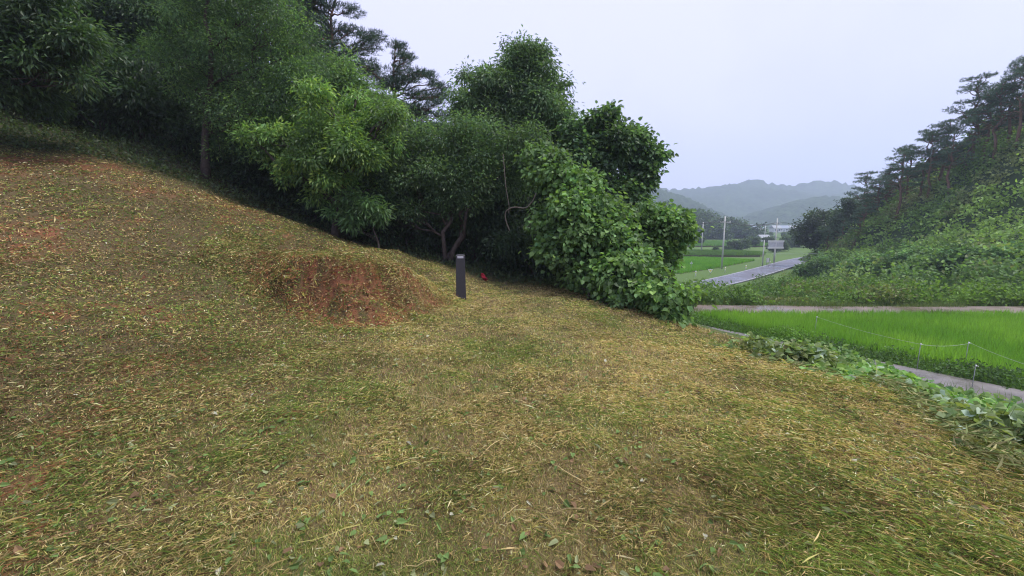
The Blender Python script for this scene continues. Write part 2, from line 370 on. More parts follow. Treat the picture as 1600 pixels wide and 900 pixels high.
def foliage(mb, rng, lobes, per_m2, nl, L, W, base, shape='diamond', rc=.3, var=.35, droop=.35, out=.5, up=.7, inner=.3, bright=None, minz=None, squash=1.0):
    """leaf clusters spread over the skins of overlapping lobes, with lumps and gaps"""
    lobes = np.array(lobes, float)
    big = []
    for l in lobes:                                   # each lobe breaks up into smaller boughs with gaps between them
        k = int(rng.integers(9, 13)) if l[3] > .35 else int(rng.integers(3, 6))
        dd = rdir(rng, k); dd[:, 2] = dd[:, 2] * .9 + .12
        cc = l[:3] + nrm(dd) * l[3] * rng.uniform(.5, .98, (k, 1)); rr = l[3] * rng.uniform(.2, .46, k)
        big += [(*c, r, r, r * .68) for c, r in zip(cc, rr)] + [(*l[:3], l[3] * .5, l[3] * .5, l[3] * .46)]
    lobes = np.array(big)
    for li, lb in enumerate(lobes):
        c = lb[:3]; r = lb[3:6]; n = int(per_m2 * 4 * np.pi * r.mean() ** 2 * .62) + 2; tone = rng.uniform(.62, 1.4)
        d = rdir(rng, n); d[:, 2] += .18; d = nrm(d); k = rng.normal(size=(4, 3)) * 2.6; ph = rng.random(4) * 6.28
        lump = 1 + .12 * np.sin(d @ k.T + ph).sum(1)
        far = np.where(rng.random(n) < .10, rng.uniform(1.05, 1.45, n), 1.02 - .4 * rng.random(n) ** 2)
        p = c + d * r * (lump * far)[:, None]
        near = np.linalg.norm(lobes[:, :3] - c, axis=1) < lobes[:, 3] + r[0]
        deep = np.zeros(n)
        for lj in np.nonzero(near)[0]:
            lo = lobes[lj]
            if lj != li: deep = np.maximum(deep, 1 - np.linalg.norm((p - lo[:3]) / lo[3:6], axis=1))
        keep = (deep < .25) | (rng.random(n) < inner)
        if minz is not None: keep &= p[:, 2] > minz(p[:, 0], p[:, 1])
        p = p[keep]; d = d[keep]; m = len(p)
        if not m: continue
        cc = colours(rng, m, base, var * .8, .10) * tone
        if bright is not None:
            b = (rng.random(m) < bright[1] * (.3 + 1.2 * (tone > 1))); cc[b] = colours(rng, int(b.sum()), bright[0], .3)
        q = np.repeat(p, nl, 0); dd = np.repeat(d, nl, 0); nn = len(q)
        e = rng.normal(size=(nn, 3)) * rc * np.array((.6, .6, .42))
        q = q + e
        A = nrm(dd * out + nrm(e + 1e-6) * .8 + rng.normal(size=(nn, 3)) * .35 + np.array((0, 0, -droop)))
        N = nrm(np.array((0, 0, up)) + dd * .45 + rng.normal(size=(nn, 3)) * .45)
        s = rng.uniform(.65, 1.25, nn)
        C = np.repeat(cc, nl, 0) * rng.uniform(.75, 1.25, (nn, 1))
        mb.add(*leaf_geo(q, A, N, L * s, W * s, C, shape))
def bend(a, b, rng, k=6, wob=.06):
    a = np.array(a, float); b = np.array(b, float); t = np.linspace(0, 1, k)[:, None]
    L = np.linalg.norm(b - a); p = a + (b - a) * t
    o = rng.normal(size=(k, 3)) * wob * L * np.sin(t * np.pi) ; o[0] = 0; o[-1] = 0
    return p + o
def px_lobes(d, ls, depth=None):
    """lobes surveyed as (px, py, radius px[, depth]) -> metres"""
    o = []
    for l in ls:
        dd = l[3] if len(l) > 3 else d
        o.append((*at(l[0], l[1], dd), l[2] / FPX * dd))
    return np.array(o)
def tree(name, label, cat, d, base_px, ls, rng_seed, per_m2, nl, L, W, base, bark=M_bark, r0=.13, group=None, stems=1, top=None, lean=0.0, limbs=True, mat=None, spread=0.0, **kw):
    rng = np.random.default_rng(rng_seed)
    lob = px_lobes(d, ls)
    if spread: lob[:, 1] += rng.uniform(-spread, spread, len(lob))
    bx = at(base_px, 300, d)[0]; bz = hz(bx, d)
    root = np.array((bx, d, bz - .1))
    t = thing(name, label, cat, (bx, d, bz), group)
    tm = MB()
    hi = lob[np.argsort(lob[:, 2])]
    topp = hi[-1, :3] if top is None else np.array(at(top[0], top[1], d))
    tops = [topp] if stems == 1 else [hi[-1 - i, :3] for i in range(stems)]
    for k_, tp in enumerate(tops):
        tr = bend(root + np.array((k_ * .16 - (stems - 1) * .08, 0, 0)), tp, rng, 9, .022 + .02 * (stems > 1))
        rr = r0 * (1 - .85 * np.linspace(0, 1, 9) ** 1.1) * (1.0 if stems == 1 else .75); rr[0] *= 1.35
        tm.tube(tr, rr, 9)
        if limbs:
            for l in lob:
                if stems > 1 and np.argmin([np.linalg.norm(l[:2] - q[:2]) for q in tops]) != k_: continue
                # limb leaves the trunk below the lobe
                hts = tr[:, 2]; h = np.clip(l[2] - .55 * np.linalg.norm(l[:2] - tp[:2]) - .3, root[2] + .25 * (tp[2] - root[2]), tp[2] - .1)
                i = np.interp(h, hts, np.arange(9)); a = np.array([np.interp(i, np.arange(9), tr[:, j]) for j in range(3)])
                lim = bend(a, l[:3], rng, 6, .05); tm.tube(lim, np.linspace(r0 * .36, r0 * .07, 6), 6)
                for q in range(5):
                    e = l[:3] + rdir(rng, 1)[0] * l[3] * .9; s0 = lim[rng.integers(2, 5)]
                    tm.tube(bend(s0, e, rng, 5, .07), np.linspace(r0 * .13, r0 * .03, 5), 4)
    tm.build('trunk', bark, t, True, off=(bx, d, bz))
    cm = MB(); foliage(cm, rng, lob, per_m2, nl, L, W, base, **kw)
    cm.build('crown', mat or M_leaf, t, off=(bx, d, bz))
    return t

# ------------------------------------------------------------------ forest on the left
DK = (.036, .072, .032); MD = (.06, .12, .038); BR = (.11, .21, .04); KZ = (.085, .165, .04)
G_F = 'broadleaf trees along the forest edge'
tree('broadleaf_tree', 'overhanging broadleaf tree at the top left corner with long drooping leaves', 'tree', 10.5, -150,
     [(-60, -20, 100), (15, 60, 70), (50, 10, 65), (75, 105, 42), (-40, 110, 70), (110, 55, 34), (20, 140, 30), (125, 130, 20)], 1, 46, 13, .155, .05, (.045, .092, .033), r0=.16, rc=.26, droop=.5, bright=((.09, .17, .04), .12))
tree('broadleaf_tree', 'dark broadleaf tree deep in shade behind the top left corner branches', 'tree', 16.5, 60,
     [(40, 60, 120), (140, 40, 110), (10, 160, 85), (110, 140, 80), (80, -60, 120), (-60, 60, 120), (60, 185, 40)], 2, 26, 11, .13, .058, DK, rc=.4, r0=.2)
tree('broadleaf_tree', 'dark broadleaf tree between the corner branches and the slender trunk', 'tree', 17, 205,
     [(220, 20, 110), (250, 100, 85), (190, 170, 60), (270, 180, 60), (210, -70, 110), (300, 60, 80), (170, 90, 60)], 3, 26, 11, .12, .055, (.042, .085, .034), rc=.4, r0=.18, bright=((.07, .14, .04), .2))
tree('slender_tree', 'slender tree with a visible upright trunk and fine airy foliage', 'tree', 13, 323,
     [(330, -10, 70), (395, 25, 65), (450, 85, 50), (285, 75, 45), (365, 105, 62), (430, 155, 48), (395, 200, 48), (340, 180, 36), (455, 45, 42), (360, -70, 80), (350, 225, 22), (300, 130, 34), (470, 130, 26)],
     4, 34, 12, .09, .034, (.06, .122, .042), r0=.115, rc=.24, droop=.45, top=(326, -60), bright=((.11, .21, .04), .25), inner=.5)
tree('chestnut_tree', 'bright yellow green chestnut tree at the forest edge with long serrated leaves', 'tree', 12.3, 520,
     [(548, 182, 34), (480, 200, 32), (596, 186, 26), (508, 232, 34), (566, 236, 32), (440, 222, 24), (530, 282, 28), (620, 196, 14), (508, 160, 20), (446, 186, 20), (596, 236, 16), (470, 268, 20), (560, 152, 12), (418, 200, 16), (606, 160, 10), (580, 285, 16), (500, 305, 16), (420, 240, 14), (540, 210, 30), (634, 186, 7), (618, 222, 8), (400, 215, 10), (552, 312, 14)],
     5, 76, 14, .13, .044, (.095, .185, .04), r0=.12, rc=.22, spread=.8, droop=.55, bright=((.2, .32, .045), .25))
tree('chestnut_sapling', 'low chestnut sapling reaching over the brow below the bright tree', 'sapling', 12.0, 590,
     [(560, 325, 22), (545, 345, 16), (590, 335, 14), (575, 318, 12), (525, 330, 12)], 6, 90, 9, .17, .05, (.09, .18, .05), r0=.03, rc=.16, droop=.6)
tree('broadleaf_tree', 'small dark leaved tree just right of the slender trunk', 'tree', 14.5, 402,
     [(400, 250, 45), (440, 290, 48), (365, 275, 34), (450, 330, 36), (400, 310, 34), (490, 310, 36)], 7, 34, 10, .12, .055, DK, r0=.12, rc=.3, stems=2)
tree('broadleaf_tree', 'pale green tree behind the bright chestnut reaching up toward the pines', 'tree', 15.5, 500,
     [(520, 130, 40), (560, 150, 32), (490, 110, 30), (540, 110, 24), (580, 180, 30), (600, 160, 18), (520, 180, 40)], 8, 42, 10, .16, .05, (.085, .165, .045), r0=.12, rc=.26, droop=.5)
tree('tangled_tree', 'dark several stemmed tree with grey green foliage behind the stone post', 'tree', 13.2, 692,
     [(655, 245, 46), (715, 228, 46), (618, 285, 38), (690, 285, 46), (755, 238, 44), (640, 325, 34), (740, 300, 40), (780, 285, 36), (600, 330, 30), (800, 240, 34), (700, 330, 26), (830, 215, 24)],
     9, 50, 12, .10, .045, (.06, .115, .045), r0=.1, rc=.26, stems=3, bright=((.09, .165, .05), .3))
tree('tall_tree', 'tallest central broadleaf tree with drooping leaves against the sky', 'tree', 17, 800,
     [(820, 95, 30), (765, 128, 34), (850, 135, 34), (732, 165, 27), (795, 165, 42), (868, 168, 20), (820, 215, 48), (740, 205, 34), (862, 215, 34), (808, 78, 20), (838, 80, 15), (880, 130, 10), (728, 118, 13), (835, 104, 22), (780, 250, 46), (760, 165, 36), (835, 175, 40), (815, 150, 36), (770, 200, 40), (875, 205, 26), (845, 250, 40), (870, 190, 20), (722, 190, 18)],
     10, 52, 13, .15, .054, (.07, .135, .048), r0=.2, rc=.28, bright=((.1, .18, .06), .25), droop=.75, top=(818, 80))
tree('vine_clad_tree', 'broadleaf tree hung with vine leaves at the right end of the forest', 'tree', 15, 935,
     [(940, 195, 24), (958, 232, 36), (925, 255, 36), (985, 222, 20), (1000, 258, 20), (960, 295, 36), (985, 320, 30), (902, 225, 26), (945, 180, 12), (1003, 215, 12), (1012, 236, 10), (905, 300, 40), (1008, 288, 16), (1026, 252, 8), (1034, 242, 6), (975, 355, 30)],
     11, 58, 10, .15, .11, (.07, .14, .05), r0=.13, rc=.24, bright=((.1, .18, .06), .2), droop=.5, shape='round')
for i, (px, d, ls, lab) in enumerate([
    (100, 24, [(60, 90, 130), (180, 60, 130), (120, 170, 80), (-40, 130, 110), (100, -40, 120)], 'shaded tree at the back of the forest, behind the top left corner'),
    (330, 22, [(300, 120, 110), (400, 110, 100), (350, 220, 70), (430, 215, 60), (330, 20, 110), (250, 215, 50)], 'shaded tree at the back of the forest, behind the slender trunk'),
    (540, 22, [(520, 240, 70), (590, 250, 60), (480, 190, 50), (640, 260, 50), (540, 320, 60)], 'shaded tree at the back of the forest, behind the bright chestnut'),
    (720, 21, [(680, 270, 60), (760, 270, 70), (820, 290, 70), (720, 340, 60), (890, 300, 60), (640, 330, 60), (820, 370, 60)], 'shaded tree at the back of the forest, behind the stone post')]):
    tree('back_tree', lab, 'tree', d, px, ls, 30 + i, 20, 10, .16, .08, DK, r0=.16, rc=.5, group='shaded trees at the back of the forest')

def pine(name, label, d, base_px, base_py, crown, seed, r0=.16, base=(.04, .075, .045), needle=.16, nw=.022, tufts=46, nn=10, bark=M_redbark, group=None):
    """crown: foliage pads (px, py, radius px) on limbs from one leaning trunk"""
    rng = np.random.default_rng(seed)
    pads = px_lobes(d, crown); pads[:, 1] += rng.uniform(-1.3, 1.3, len(pads))
    bx = at(base_px, 300, d)[0]; bz = hz(bx, d)
    t = thing(name, label, 'pine tree', (bx, d, bz), group)
    tm = MB(); top = pads[np.argmax(pads[:, 2]), :3] + np.array((0, 0, .2))
    tr = bend((bx, d, bz - .1), top, rng, 12, .02); tm.tube(tr, r0 * (1 - .88 * np.linspace(0, 1, 12)), 8)
    cm = MB()
    for l in pads:
        h = np.clip(l[2] - .15 * np.linalg.norm(l[:2] - top[:2]) - .1, tr[2, 2], tr[-1, 2]); i = np.interp(h, tr[:, 2], np.arange(12))
        a = np.array([np.interp(i, np.arange(12), tr[:, j]) for j in range(3)])
        lim = bend(a, l[:3], rng, 6, .06); tm.tube(lim, np.linspace(r0 * .3, r0 * .08, 6), 5)
        r = l[3]; n = int(tufts * (r / .6) ** 2) + 6
        p = l[:3] + rdir(rng, n) * np.array((r * 1.15, r * 1.15, r * .42)) * (rng.random((n, 1)) ** .4)
        for q in p[::5]: tm.tube(np.array([lim[rng.integers(3, 6)], q]), (r0 * .07, r0 * .03), 4, cap=False)
        out = nrm((p - a) * np.array((1, 1, .3)) + 1e-6)
        P = np.repeat(p, nn, 0); m = len(P); C = np.repeat(colours(rng, n, base, .35), nn, 0)
        A = nrm(np.repeat(out, nn, 0) * .7 + np.array((0, 0, .55)) + rng.normal(size=(m, 3)) * .55)
        P = P + A * .03 + np.repeat(out, nn, 0) * rng.uniform(-.12, .12, (m, 1))
        cm.add(*leaf_geo(P, A, rdir(rng, m), needle * rng.uniform(.7, 1.2, m), nw, C, 'needle'))
    tm.build('trunk', bark, t, True, off=(bx, d, bz)); cm.build('crown', M_needle, t, off=(bx, d, bz))
    return t
rg = np.random.default_rng(77)
def scatter_pads(cx, y0, y1, w0, w1, n, r):
    o = []
    for i in range(n):
        f = (i + rg.random()) / n; y = y0 + (y1 - y0) * f; w_ = w0 + (w1 - w0) * f
        o.append((cx + rg.uniform(-1, 1) * w_, y, r * rg.uniform(.7, 1.2)))
    return o
pine('pine_tree', 'tall dark pine with its top out of frame above the bright chestnut tree', 20.5, 505, 370,
     scatter_pads(500, -90, 120, 45, 62, 26, 22) + [(575, 45, 17), (560, 62, 20), (582, 72, 16), (548, 90, 22), (570, 105, 18), (500, 8, 20), (520, 35, 18), (470, 30, 22), (530, 118, 20), (512, 5, 14), (480, 12, 20), (545, 40, 14), (470, 60, 24), (500, 80, 24)], 41, tufts=105)
pine('pine_tree', 'open topped pine leaning right with sparse upswept twigs beside the tallest tree', 20, 605, 390,
     [(a, b, c * 1.3) for a, b, c in [(612, 62, 9), (625, 75, 9), (620, 92, 10), (632, 82, 8), (640, 105, 12), (655, 100, 10), (665, 110, 9), (672, 122, 9), (660, 128, 11), (640, 125, 13), (620, 115, 11), (605, 110, 10),
      (685, 132, 11), (672, 142, 13), (650, 150, 15), (625, 140, 16), (600, 130, 16), (585, 120, 12), (640, 170, 16), (612, 165, 18), (590, 150, 16), (660, 175, 13), (672, 188, 14), (685, 192, 12), (650, 198, 20), (625, 200, 20), (600, 190, 20),
      (670, 212, 16), (640, 222, 20), (690, 205, 8), (575, 160, 15), (680, 222, 12), (560, 140, 12), (615, 225, 22), (690, 150, 9), (684, 170, 10), (694, 190, 11), (665, 235, 18), (640, 240, 20), (690, 228, 14), (650, 180, 14), (630, 165, 14), (600, 215, 20), (576, 190, 20)]], 42, tufts=105)
# ---- vine-covered masses on the right end of the forest
def kudzu(name, label, cat, ls, seed, per_m2, nl, L, base=KZ, stem_px=None, bright=None, group=None, **kw):
    rng = np.random.default_rng(seed); lob = px_lobes(10, ls)
    c = lob[:, :2].mean(0) if stem_px is None else at(*stem_px)[:2]
    bz = hz(*c); t = thing(name, label, cat, (c[0], c[1], bz), group)
    tm = MB()
    for l in lob:
        tm.tube(bend((c[0] + rng.uniform(-.3, .3), c[1] + rng.uniform(-.2, .2), hz(c[0], c[1]) - .1), l[:3], rng, 7, .08), np.linspace(.05, .012, 7), 6)
    tm.build('stems', M_bark, t, True, off=(c[0], c[1], bz))
    cm = MB(); foliage(cm, rng, lob, per_m2, nl, L, L * .95, base, shape='round', bright=bright, minz=lambda x, y: H(x, y) + .03, **kw)
    cm.build('foliage', M_kudzu, t, off=(c[0], c[1], bz)); return t
kudzu('kudzu_thicket', 'big kudzu thicket sloping down from the forest to the lawn edge', 'thicket',
      [(850, 262, 30, 12), (880, 292, 40, 11.5), (915, 330, 46, 11), (905, 385, 42, 10.5), (942, 382, 36, 10.2), (980, 428, 34, 9.6), (930, 425, 40, 10), (1012, 460, 32, 9.1), (1040, 475, 28, 8.7), (965, 452, 30, 9.5),
       (870, 345, 30, 11.3), (1048, 492, 20, 8.5), (862, 390, 24, 10.9), (915, 290, 20, 11.6), (958, 348, 24, 10.9), (998, 402, 22, 10.1), (975, 385, 26, 10.4), (1062, 470, 16, 8.8)], 51, 80, 9, .115,
      stem_px=(930, 440, 10.6), bright=((.15, .29, .05), .13), rc=.24, droop=.75, out=.45, up=.6, var=.4)
kudzu('vine_covered_bush', 'rounded vine covered bush standing behind the lower kudzu slope', 'bush',
      [(a, b, c, 11.6) for a, b, c in [(1035, 358, 32), (1066, 350, 17), (1005, 350, 28), (1055, 380, 20), (1015, 388, 28), (1030, 336, 12), (1076, 366, 9), (1035, 405, 20)]], 52, 75, 9, .115,
      stem_px=(1030, 420, 11.6), bright=((.15, .27, .05), .15), rc=.22, droop=.6, out=.5, up=.6)
kudzu('leafy_weed', 'low pale green weed clump at the foot of the kudzu thicket', 'weed',
      [(925, 452, 12, 9.6), (905, 447, 8, 9.9), (945, 462, 9, 9.3), (965, 470, 7, 8.9)], 53, 160, 8, .075, (.1, .18, .06), rc=.12)
# understorey shrubs that close the forest edge
def shrub_proto(seed, base, L, W):
    rng = np.random.default_rng(seed); t = thing('forest_shrub', '', 'shrub', (0, 0, 0), 'understorey shrubs at the forest edge')
    lob = [(rng.uniform(-.7, .7), rng.uniform(-.5, .5), rng.uniform(.35, 1.35), rng.uniform(.4, .65)) for _ in range(8)]
    tm = MB()
    for l in lob: tm.tube(bend((rng.uniform(-.1, .1), rng.uniform(-.1, .1), -.1), l[:3], rng, 5, .08), np.linspace(.025, .007, 5), 5)
    tm.build('stems', M_bark, t, True)
    cm = MB(); foliage(cm, rng, lob, 55, 9, L, W, base, rc=.22, droop=.45); cm.build('foliage', M_leaf, t); return t
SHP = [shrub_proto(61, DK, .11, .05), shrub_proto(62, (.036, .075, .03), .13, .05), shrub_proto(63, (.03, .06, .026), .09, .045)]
spots = [(-20, 13.8, 1.1), (45, 14.2, 1.2), (110, 14.4, 1.1), (170, 14.2, 1.2), (235, 14.3, 1.2), (290, 14.6, 1.1), (375, 14.6, 1.2), (440, 14.2, 1.2), (500, 14.0, 1.3), (545, 13.6, 1.0), (590, 13.6, 1.0),
         (640, 13.8, 1.0), (690, 14.6, 1.1), (745, 14.4, 1.1), (790, 14.0, 1.15), (840, 13.4, 1.1), (880, 12.6, .9), (615, 16.5, 1.6), (720, 16.5, 1.7), (820, 16, 1.8), (910, 14.5, 1.7), (470, 16.5, 1.7), (60, 16.8, 1.6), (180, 17, 1.7)]
marks = ['at the far left edge of the picture', 'left of the leaf shadowed bank under the corner branches', 'under the corner branches', 'right of the corner branches', 'left of the slender trunk', 'just left of the slender trunk foot',
         'just right of the slender trunk foot', 'under the left side of the bright chestnut', 'under the middle of the bright chestnut', 'behind the low chestnut sapling', 'right of the low chestnut sapling',
         'left of the many stemmed tree', 'at the foot of the many stemmed tree', 'behind the stone post top', 'in the dark hollow right of the stone post', 'in the dark hollow beside the kudzu thicket', 'under the left end of the kudzu thicket',
         'tall, filling the gap left of the many stemmed tree', 'tall, filling the gap behind the many stemmed tree', 'tall, filling the back of the dark hollow', 'tall, behind the kudzu thicket', 'tall, behind the bright chestnut trunk', 'tall, at the back under the corner branches', 'tall, at the back left of the slender trunk']
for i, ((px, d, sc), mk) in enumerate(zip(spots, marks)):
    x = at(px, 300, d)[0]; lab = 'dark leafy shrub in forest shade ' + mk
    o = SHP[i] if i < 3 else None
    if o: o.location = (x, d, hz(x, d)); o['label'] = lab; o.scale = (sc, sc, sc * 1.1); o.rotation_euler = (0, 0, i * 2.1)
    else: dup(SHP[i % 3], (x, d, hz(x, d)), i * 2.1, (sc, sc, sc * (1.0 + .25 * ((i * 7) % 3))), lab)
# forest floor weeds
rng = np.random.default_rng(64); fl = MB()
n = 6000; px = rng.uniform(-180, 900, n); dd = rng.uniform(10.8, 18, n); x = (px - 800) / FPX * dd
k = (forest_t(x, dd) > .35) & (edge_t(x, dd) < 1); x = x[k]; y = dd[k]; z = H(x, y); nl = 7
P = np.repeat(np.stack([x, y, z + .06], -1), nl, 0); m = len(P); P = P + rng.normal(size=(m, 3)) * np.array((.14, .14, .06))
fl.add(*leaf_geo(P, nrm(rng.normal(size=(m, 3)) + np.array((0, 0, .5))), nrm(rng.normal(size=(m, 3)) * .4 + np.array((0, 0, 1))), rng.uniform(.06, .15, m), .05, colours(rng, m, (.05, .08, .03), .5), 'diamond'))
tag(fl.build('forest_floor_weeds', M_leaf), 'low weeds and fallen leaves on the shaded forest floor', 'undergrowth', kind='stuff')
# hanging bare vines
def vine(pts, r, label):
    p = np.array([at(*q) for q in pts]); L = np.r_[0, np.cumsum(np.linalg.norm(np.diff(p, axis=0), axis=1))]
    q = np.linspace(0, L[-1], 40); c = np.stack([np.interp(q, L, p[:, j]) for j in range(3)], -1)
    c = np.stack([np.convolve(np.pad(c[:, j], 2, 'edge'), np.ones(5) / 5, 'valid') for j in range(3)], -1)
    m = MB(); m.tube(c, r, 6); o = m.build('bare_vine', M_twig, None, True); tag(o, label, 'vine', 'bare vines hanging in the trees')
vine([(786, 240, 11.8), (790, 290, 11.8), (796, 325, 11.8), (794, 335, 11.8)], .012, 'thin bare vine hanging straight down in the dark hollow')
vine([(797, 362, 11.5), (790, 345, 11.5), (789, 330, 11.5), (802, 323, 11.4), (822, 326, 11.4), (834, 312, 11.4), (838, 300, 11.5)], .016, 'curled bare vine looping left from the kudzu thicket')

# ------------------------------------------------------------------ stone post, red cloth, twig
px, d = 720.5, 9.4; b = at(px, 467, d); gz = hz(b[0], d)
t = thing('stone_post', 'dark square granite grave post with a pale cap standing on the mown lawn', 'stone post', (b[0], d, gz), rz=.12)
m = MB()
def prism(m, prof):
    vs = []; 
    for z, h in prof: vs += [(-h, -h, z), (h, -h, z), (h, h, z), (-h, h, z)]
    fs = [np.array([[4 * i + j, 4 * i + (j + 1) % 4, 4 * i + 4 + (j + 1) % 4, 4 * i + 4 + j] for i in range(len(prof) - 1) for j in range(4)]), np.array([[0, 3, 2, 1]]), np.arange(4)[None] + 4 * (len(prof) - 1)]
    m.add(np.array(vs), fs)
prism(m, [(-.15, .112), (.02, .112), (.03, .108), (.86, .098), (.872, .092)]); m.build('shaft', M_stone, t)
m = MB(); prism(m, [(.872, .1), (.935, .1), (.945, .093), (.96, .05)]); m.build('cap', M_stonel if False else M_stone, t)
m = MB(); m.box((-.065, -.1045, .88), (.065, -.1, .928)); m.build('cap_face', M_stonel, t)
p = at(758, 441, 11.9); gz = hz(p[0], 11.9); m = MB(); V = []
for k_ in range(15):                                  # a rag bunched over itself
    f = k_ / 14; wd = .075 * (.35 + 1.0 * math.sin(math.pi * min(1, f * .8 + .12))) * (1 + .3 * math.sin(k_ * 1.9))
    cx = .03 * math.sin(f * 4 + 1) - .05 * f; cyy = .035 * math.sin(f * 9)
    for q, (a, b) in enumerate([(-1, 0), (-.4, -.5), (.1, -.1), (.5, -.6), (1, 0), (.4, .5), (-.3, .4)]): V.append((cx + a * wd * .7, cyy + b * .05 * (1 + .4 * math.sin(k_ + q)), f * .24 + .012 * math.sin(q * 2 + k_)))
V = np.array(V); ii = np.arange(105).reshape(15, 7); f = np.stack([ii[:-1], np.roll(ii, -1, 1)[:-1], np.roll(ii, -1, 1)[1:], ii[1:]], -1).reshape(-1, 4)
m.add(V + np.array((p[0], 11.9, gz - .02)), [f, np.arange(7)[None, ::-1], (np.arange(7) + 98)[None]])
tag(m.build('red_cloth_bundle', M_red, None, True), 'small crumpled red cloth bundle at the dark foot of the trees', 'cloth')
p0 = at(784, 446, 11.2); p1 = at(791, 441, 11.2); p2 = at(793, 446, 11.2)
m = MB(); m.tube(np.array([(p0[0], 11.2, hz(p0[0], 11.2)), p1, (p2[0], 11.2, hz(p2[0], 11.2))]), .009, 5)
tag(m.build('bent_twig', M_twig), 'pale bent twig standing at the far end of the lawn', 'twig')

# ------------------------------------------------------------------ hills
hp = [(29, 30, -3.4), (32, 27, -2.9), (40, 22, -2.4), (35.5, 45, -4.6), (40, 55, -5.0), (47, 66, -5.2), (56, 78, -5.2), (62, 92, -5), (75, 100, -4.5), (90, 104, -4)]
for a in [(1345, 420, 52), (1400, 440, 38), (1400, 400, 50), (1450, 445, 34), (1450, 400, 43), (1600, 452, 28.5), (1600, 385, 35), (1600, 300, 41.5), (1500, 350, 45), (1500, 430, 35),
          (1285, 398, 70), (1400, 325, 60), (1500, 275, 52), (1600, 218, 47), (1700, 150, 43), (1340, 362, 66), (1750, 300, 36), (1700, 420, 30)]:
    hp.append(tuple(at(*a)))
hp += [(70, 62, 9), (80, 45, 20), (95, 70, 20), (80, 85, 7), (66, 55, 12), (75, 35, 20), (60, 30, 12), (110, 40, 30), (110, 95, 12)]
_hill = TPS(hp, .3)
def HILL(x, y): return _hill(x, y) + .9 * (fbm(x * .16, y * .16, 4) - .5)
hx = np.linspace(24, 112, 150); hy = np.linspace(18, 108, 150); XX, YY = np.meshgrid(hx, hy); ZZ = HILL(XX, YY)
out_ = np.minimum(np.minimum(XX - 24, 112 - XX), np.minimum(YY - 18, 108 - YY)); ZZ = np.where(out_ < .1, -7.5, ZZ)
def grid_mesh(name, X_, Y_, Z_, mat, col, **k):
    ny, nx = X_.shape; ii = np.arange(ny * nx).reshape(ny, nx); m = MB()
    m.add(np.stack([X_, Y_, Z_], -1).reshape(-1, 3), np.stack([ii[:-1, :-1], ii[:-1, 1:], ii[1:, 1:], ii[1:, :-1]], -1).reshape(-1, 4), col)
    return tag(m.build(name, mat, None, True), **k)
grid_mesh('near_hill', XX, YY, ZZ, M_ground, (.04, .065, .025), kind='structure')
def far_hill(name, d, prof, depth, seed, amp, x0, x1, step):
    """a long wooded ridge: crest surveyed as (px, py) at d metres"""
    c = np.array([at(a, b, d) for a, b in prof]); xs = np.arange(x0, x1, step)
    ys = np.r_[np.linspace(d - depth, d, 34), np.linspace(d, d + depth, 12)[1:]]
    X_, Y_ = np.meshgrid(xs, ys)
    cr = np.interp(X_, c[:, 0], c[:, 2]); cr = cr + 6 * (fbm(X_ * .012 + seed, X_ * 0, 4) - .5) * d / 600
    u = 1 - np.abs(Y_ - d) / depth; spur = fbm(X_ * .010 * 600 / d + seed, Y_ * .004, 4)
    Z_ = -8 + (cr + 8) * np.clip(ss(-.05, 1.0, u) * (.62 + .76 * spur) * (1 - .0 * u), 0, 1.25) ** 1.0
    Z_ = np.where(u > .985, cr, np.minimum(Z_, cr + 3))
    Z_ = Z_ + amp * (np.random.default_rng(seed).random(Z_.shape) - .3) * (u > .04)
    cl = lerp(np.array((.018, .035, .016)), np.array((.06, .095, .035)), fbm(X_ * .03 + seed, Y_ * .02, 3) * .6 + .4 * np.random.default_rng(seed + 1).random(X_.shape))
    grid_mesh(name, X_, Y_, Z_, M_hill, cl.reshape(-1, 3), kind='structure')
far_hill('distant_hills', 1050, [(-500, 240), (600, 262), (900, 285), (1000, 291), (1050, 296), (1100, 292), (1150, 287), (1180, 283), (1205, 288), (1235, 291), (1270, 285), (1300, 284), (1400, 300), (1700, 290), (2400, 280)], 380, 11, 7, -1500, 1500, 7)
far_hill('middle_hills', 640, [(-500, 285), (700, 285), (950, 300), (1010, 304), (1060, 318), (1100, 338), (1150, 346), (1200, 332), (1235, 322), (1280, 312), (1400, 305), (2200, 300)], 210, 23, 6, -900, 1000, 4.5)
far_hill('knoll', 262, [(300, 325), (800, 322), (985, 318), (1020, 326), (1070, 336), (1110, 342), (1140, 350), (1160, 358), (1172, 368), (1185, 380), (1300, 384), (1900, 384)], 70, 5, 1.5, -260, 420, 3)

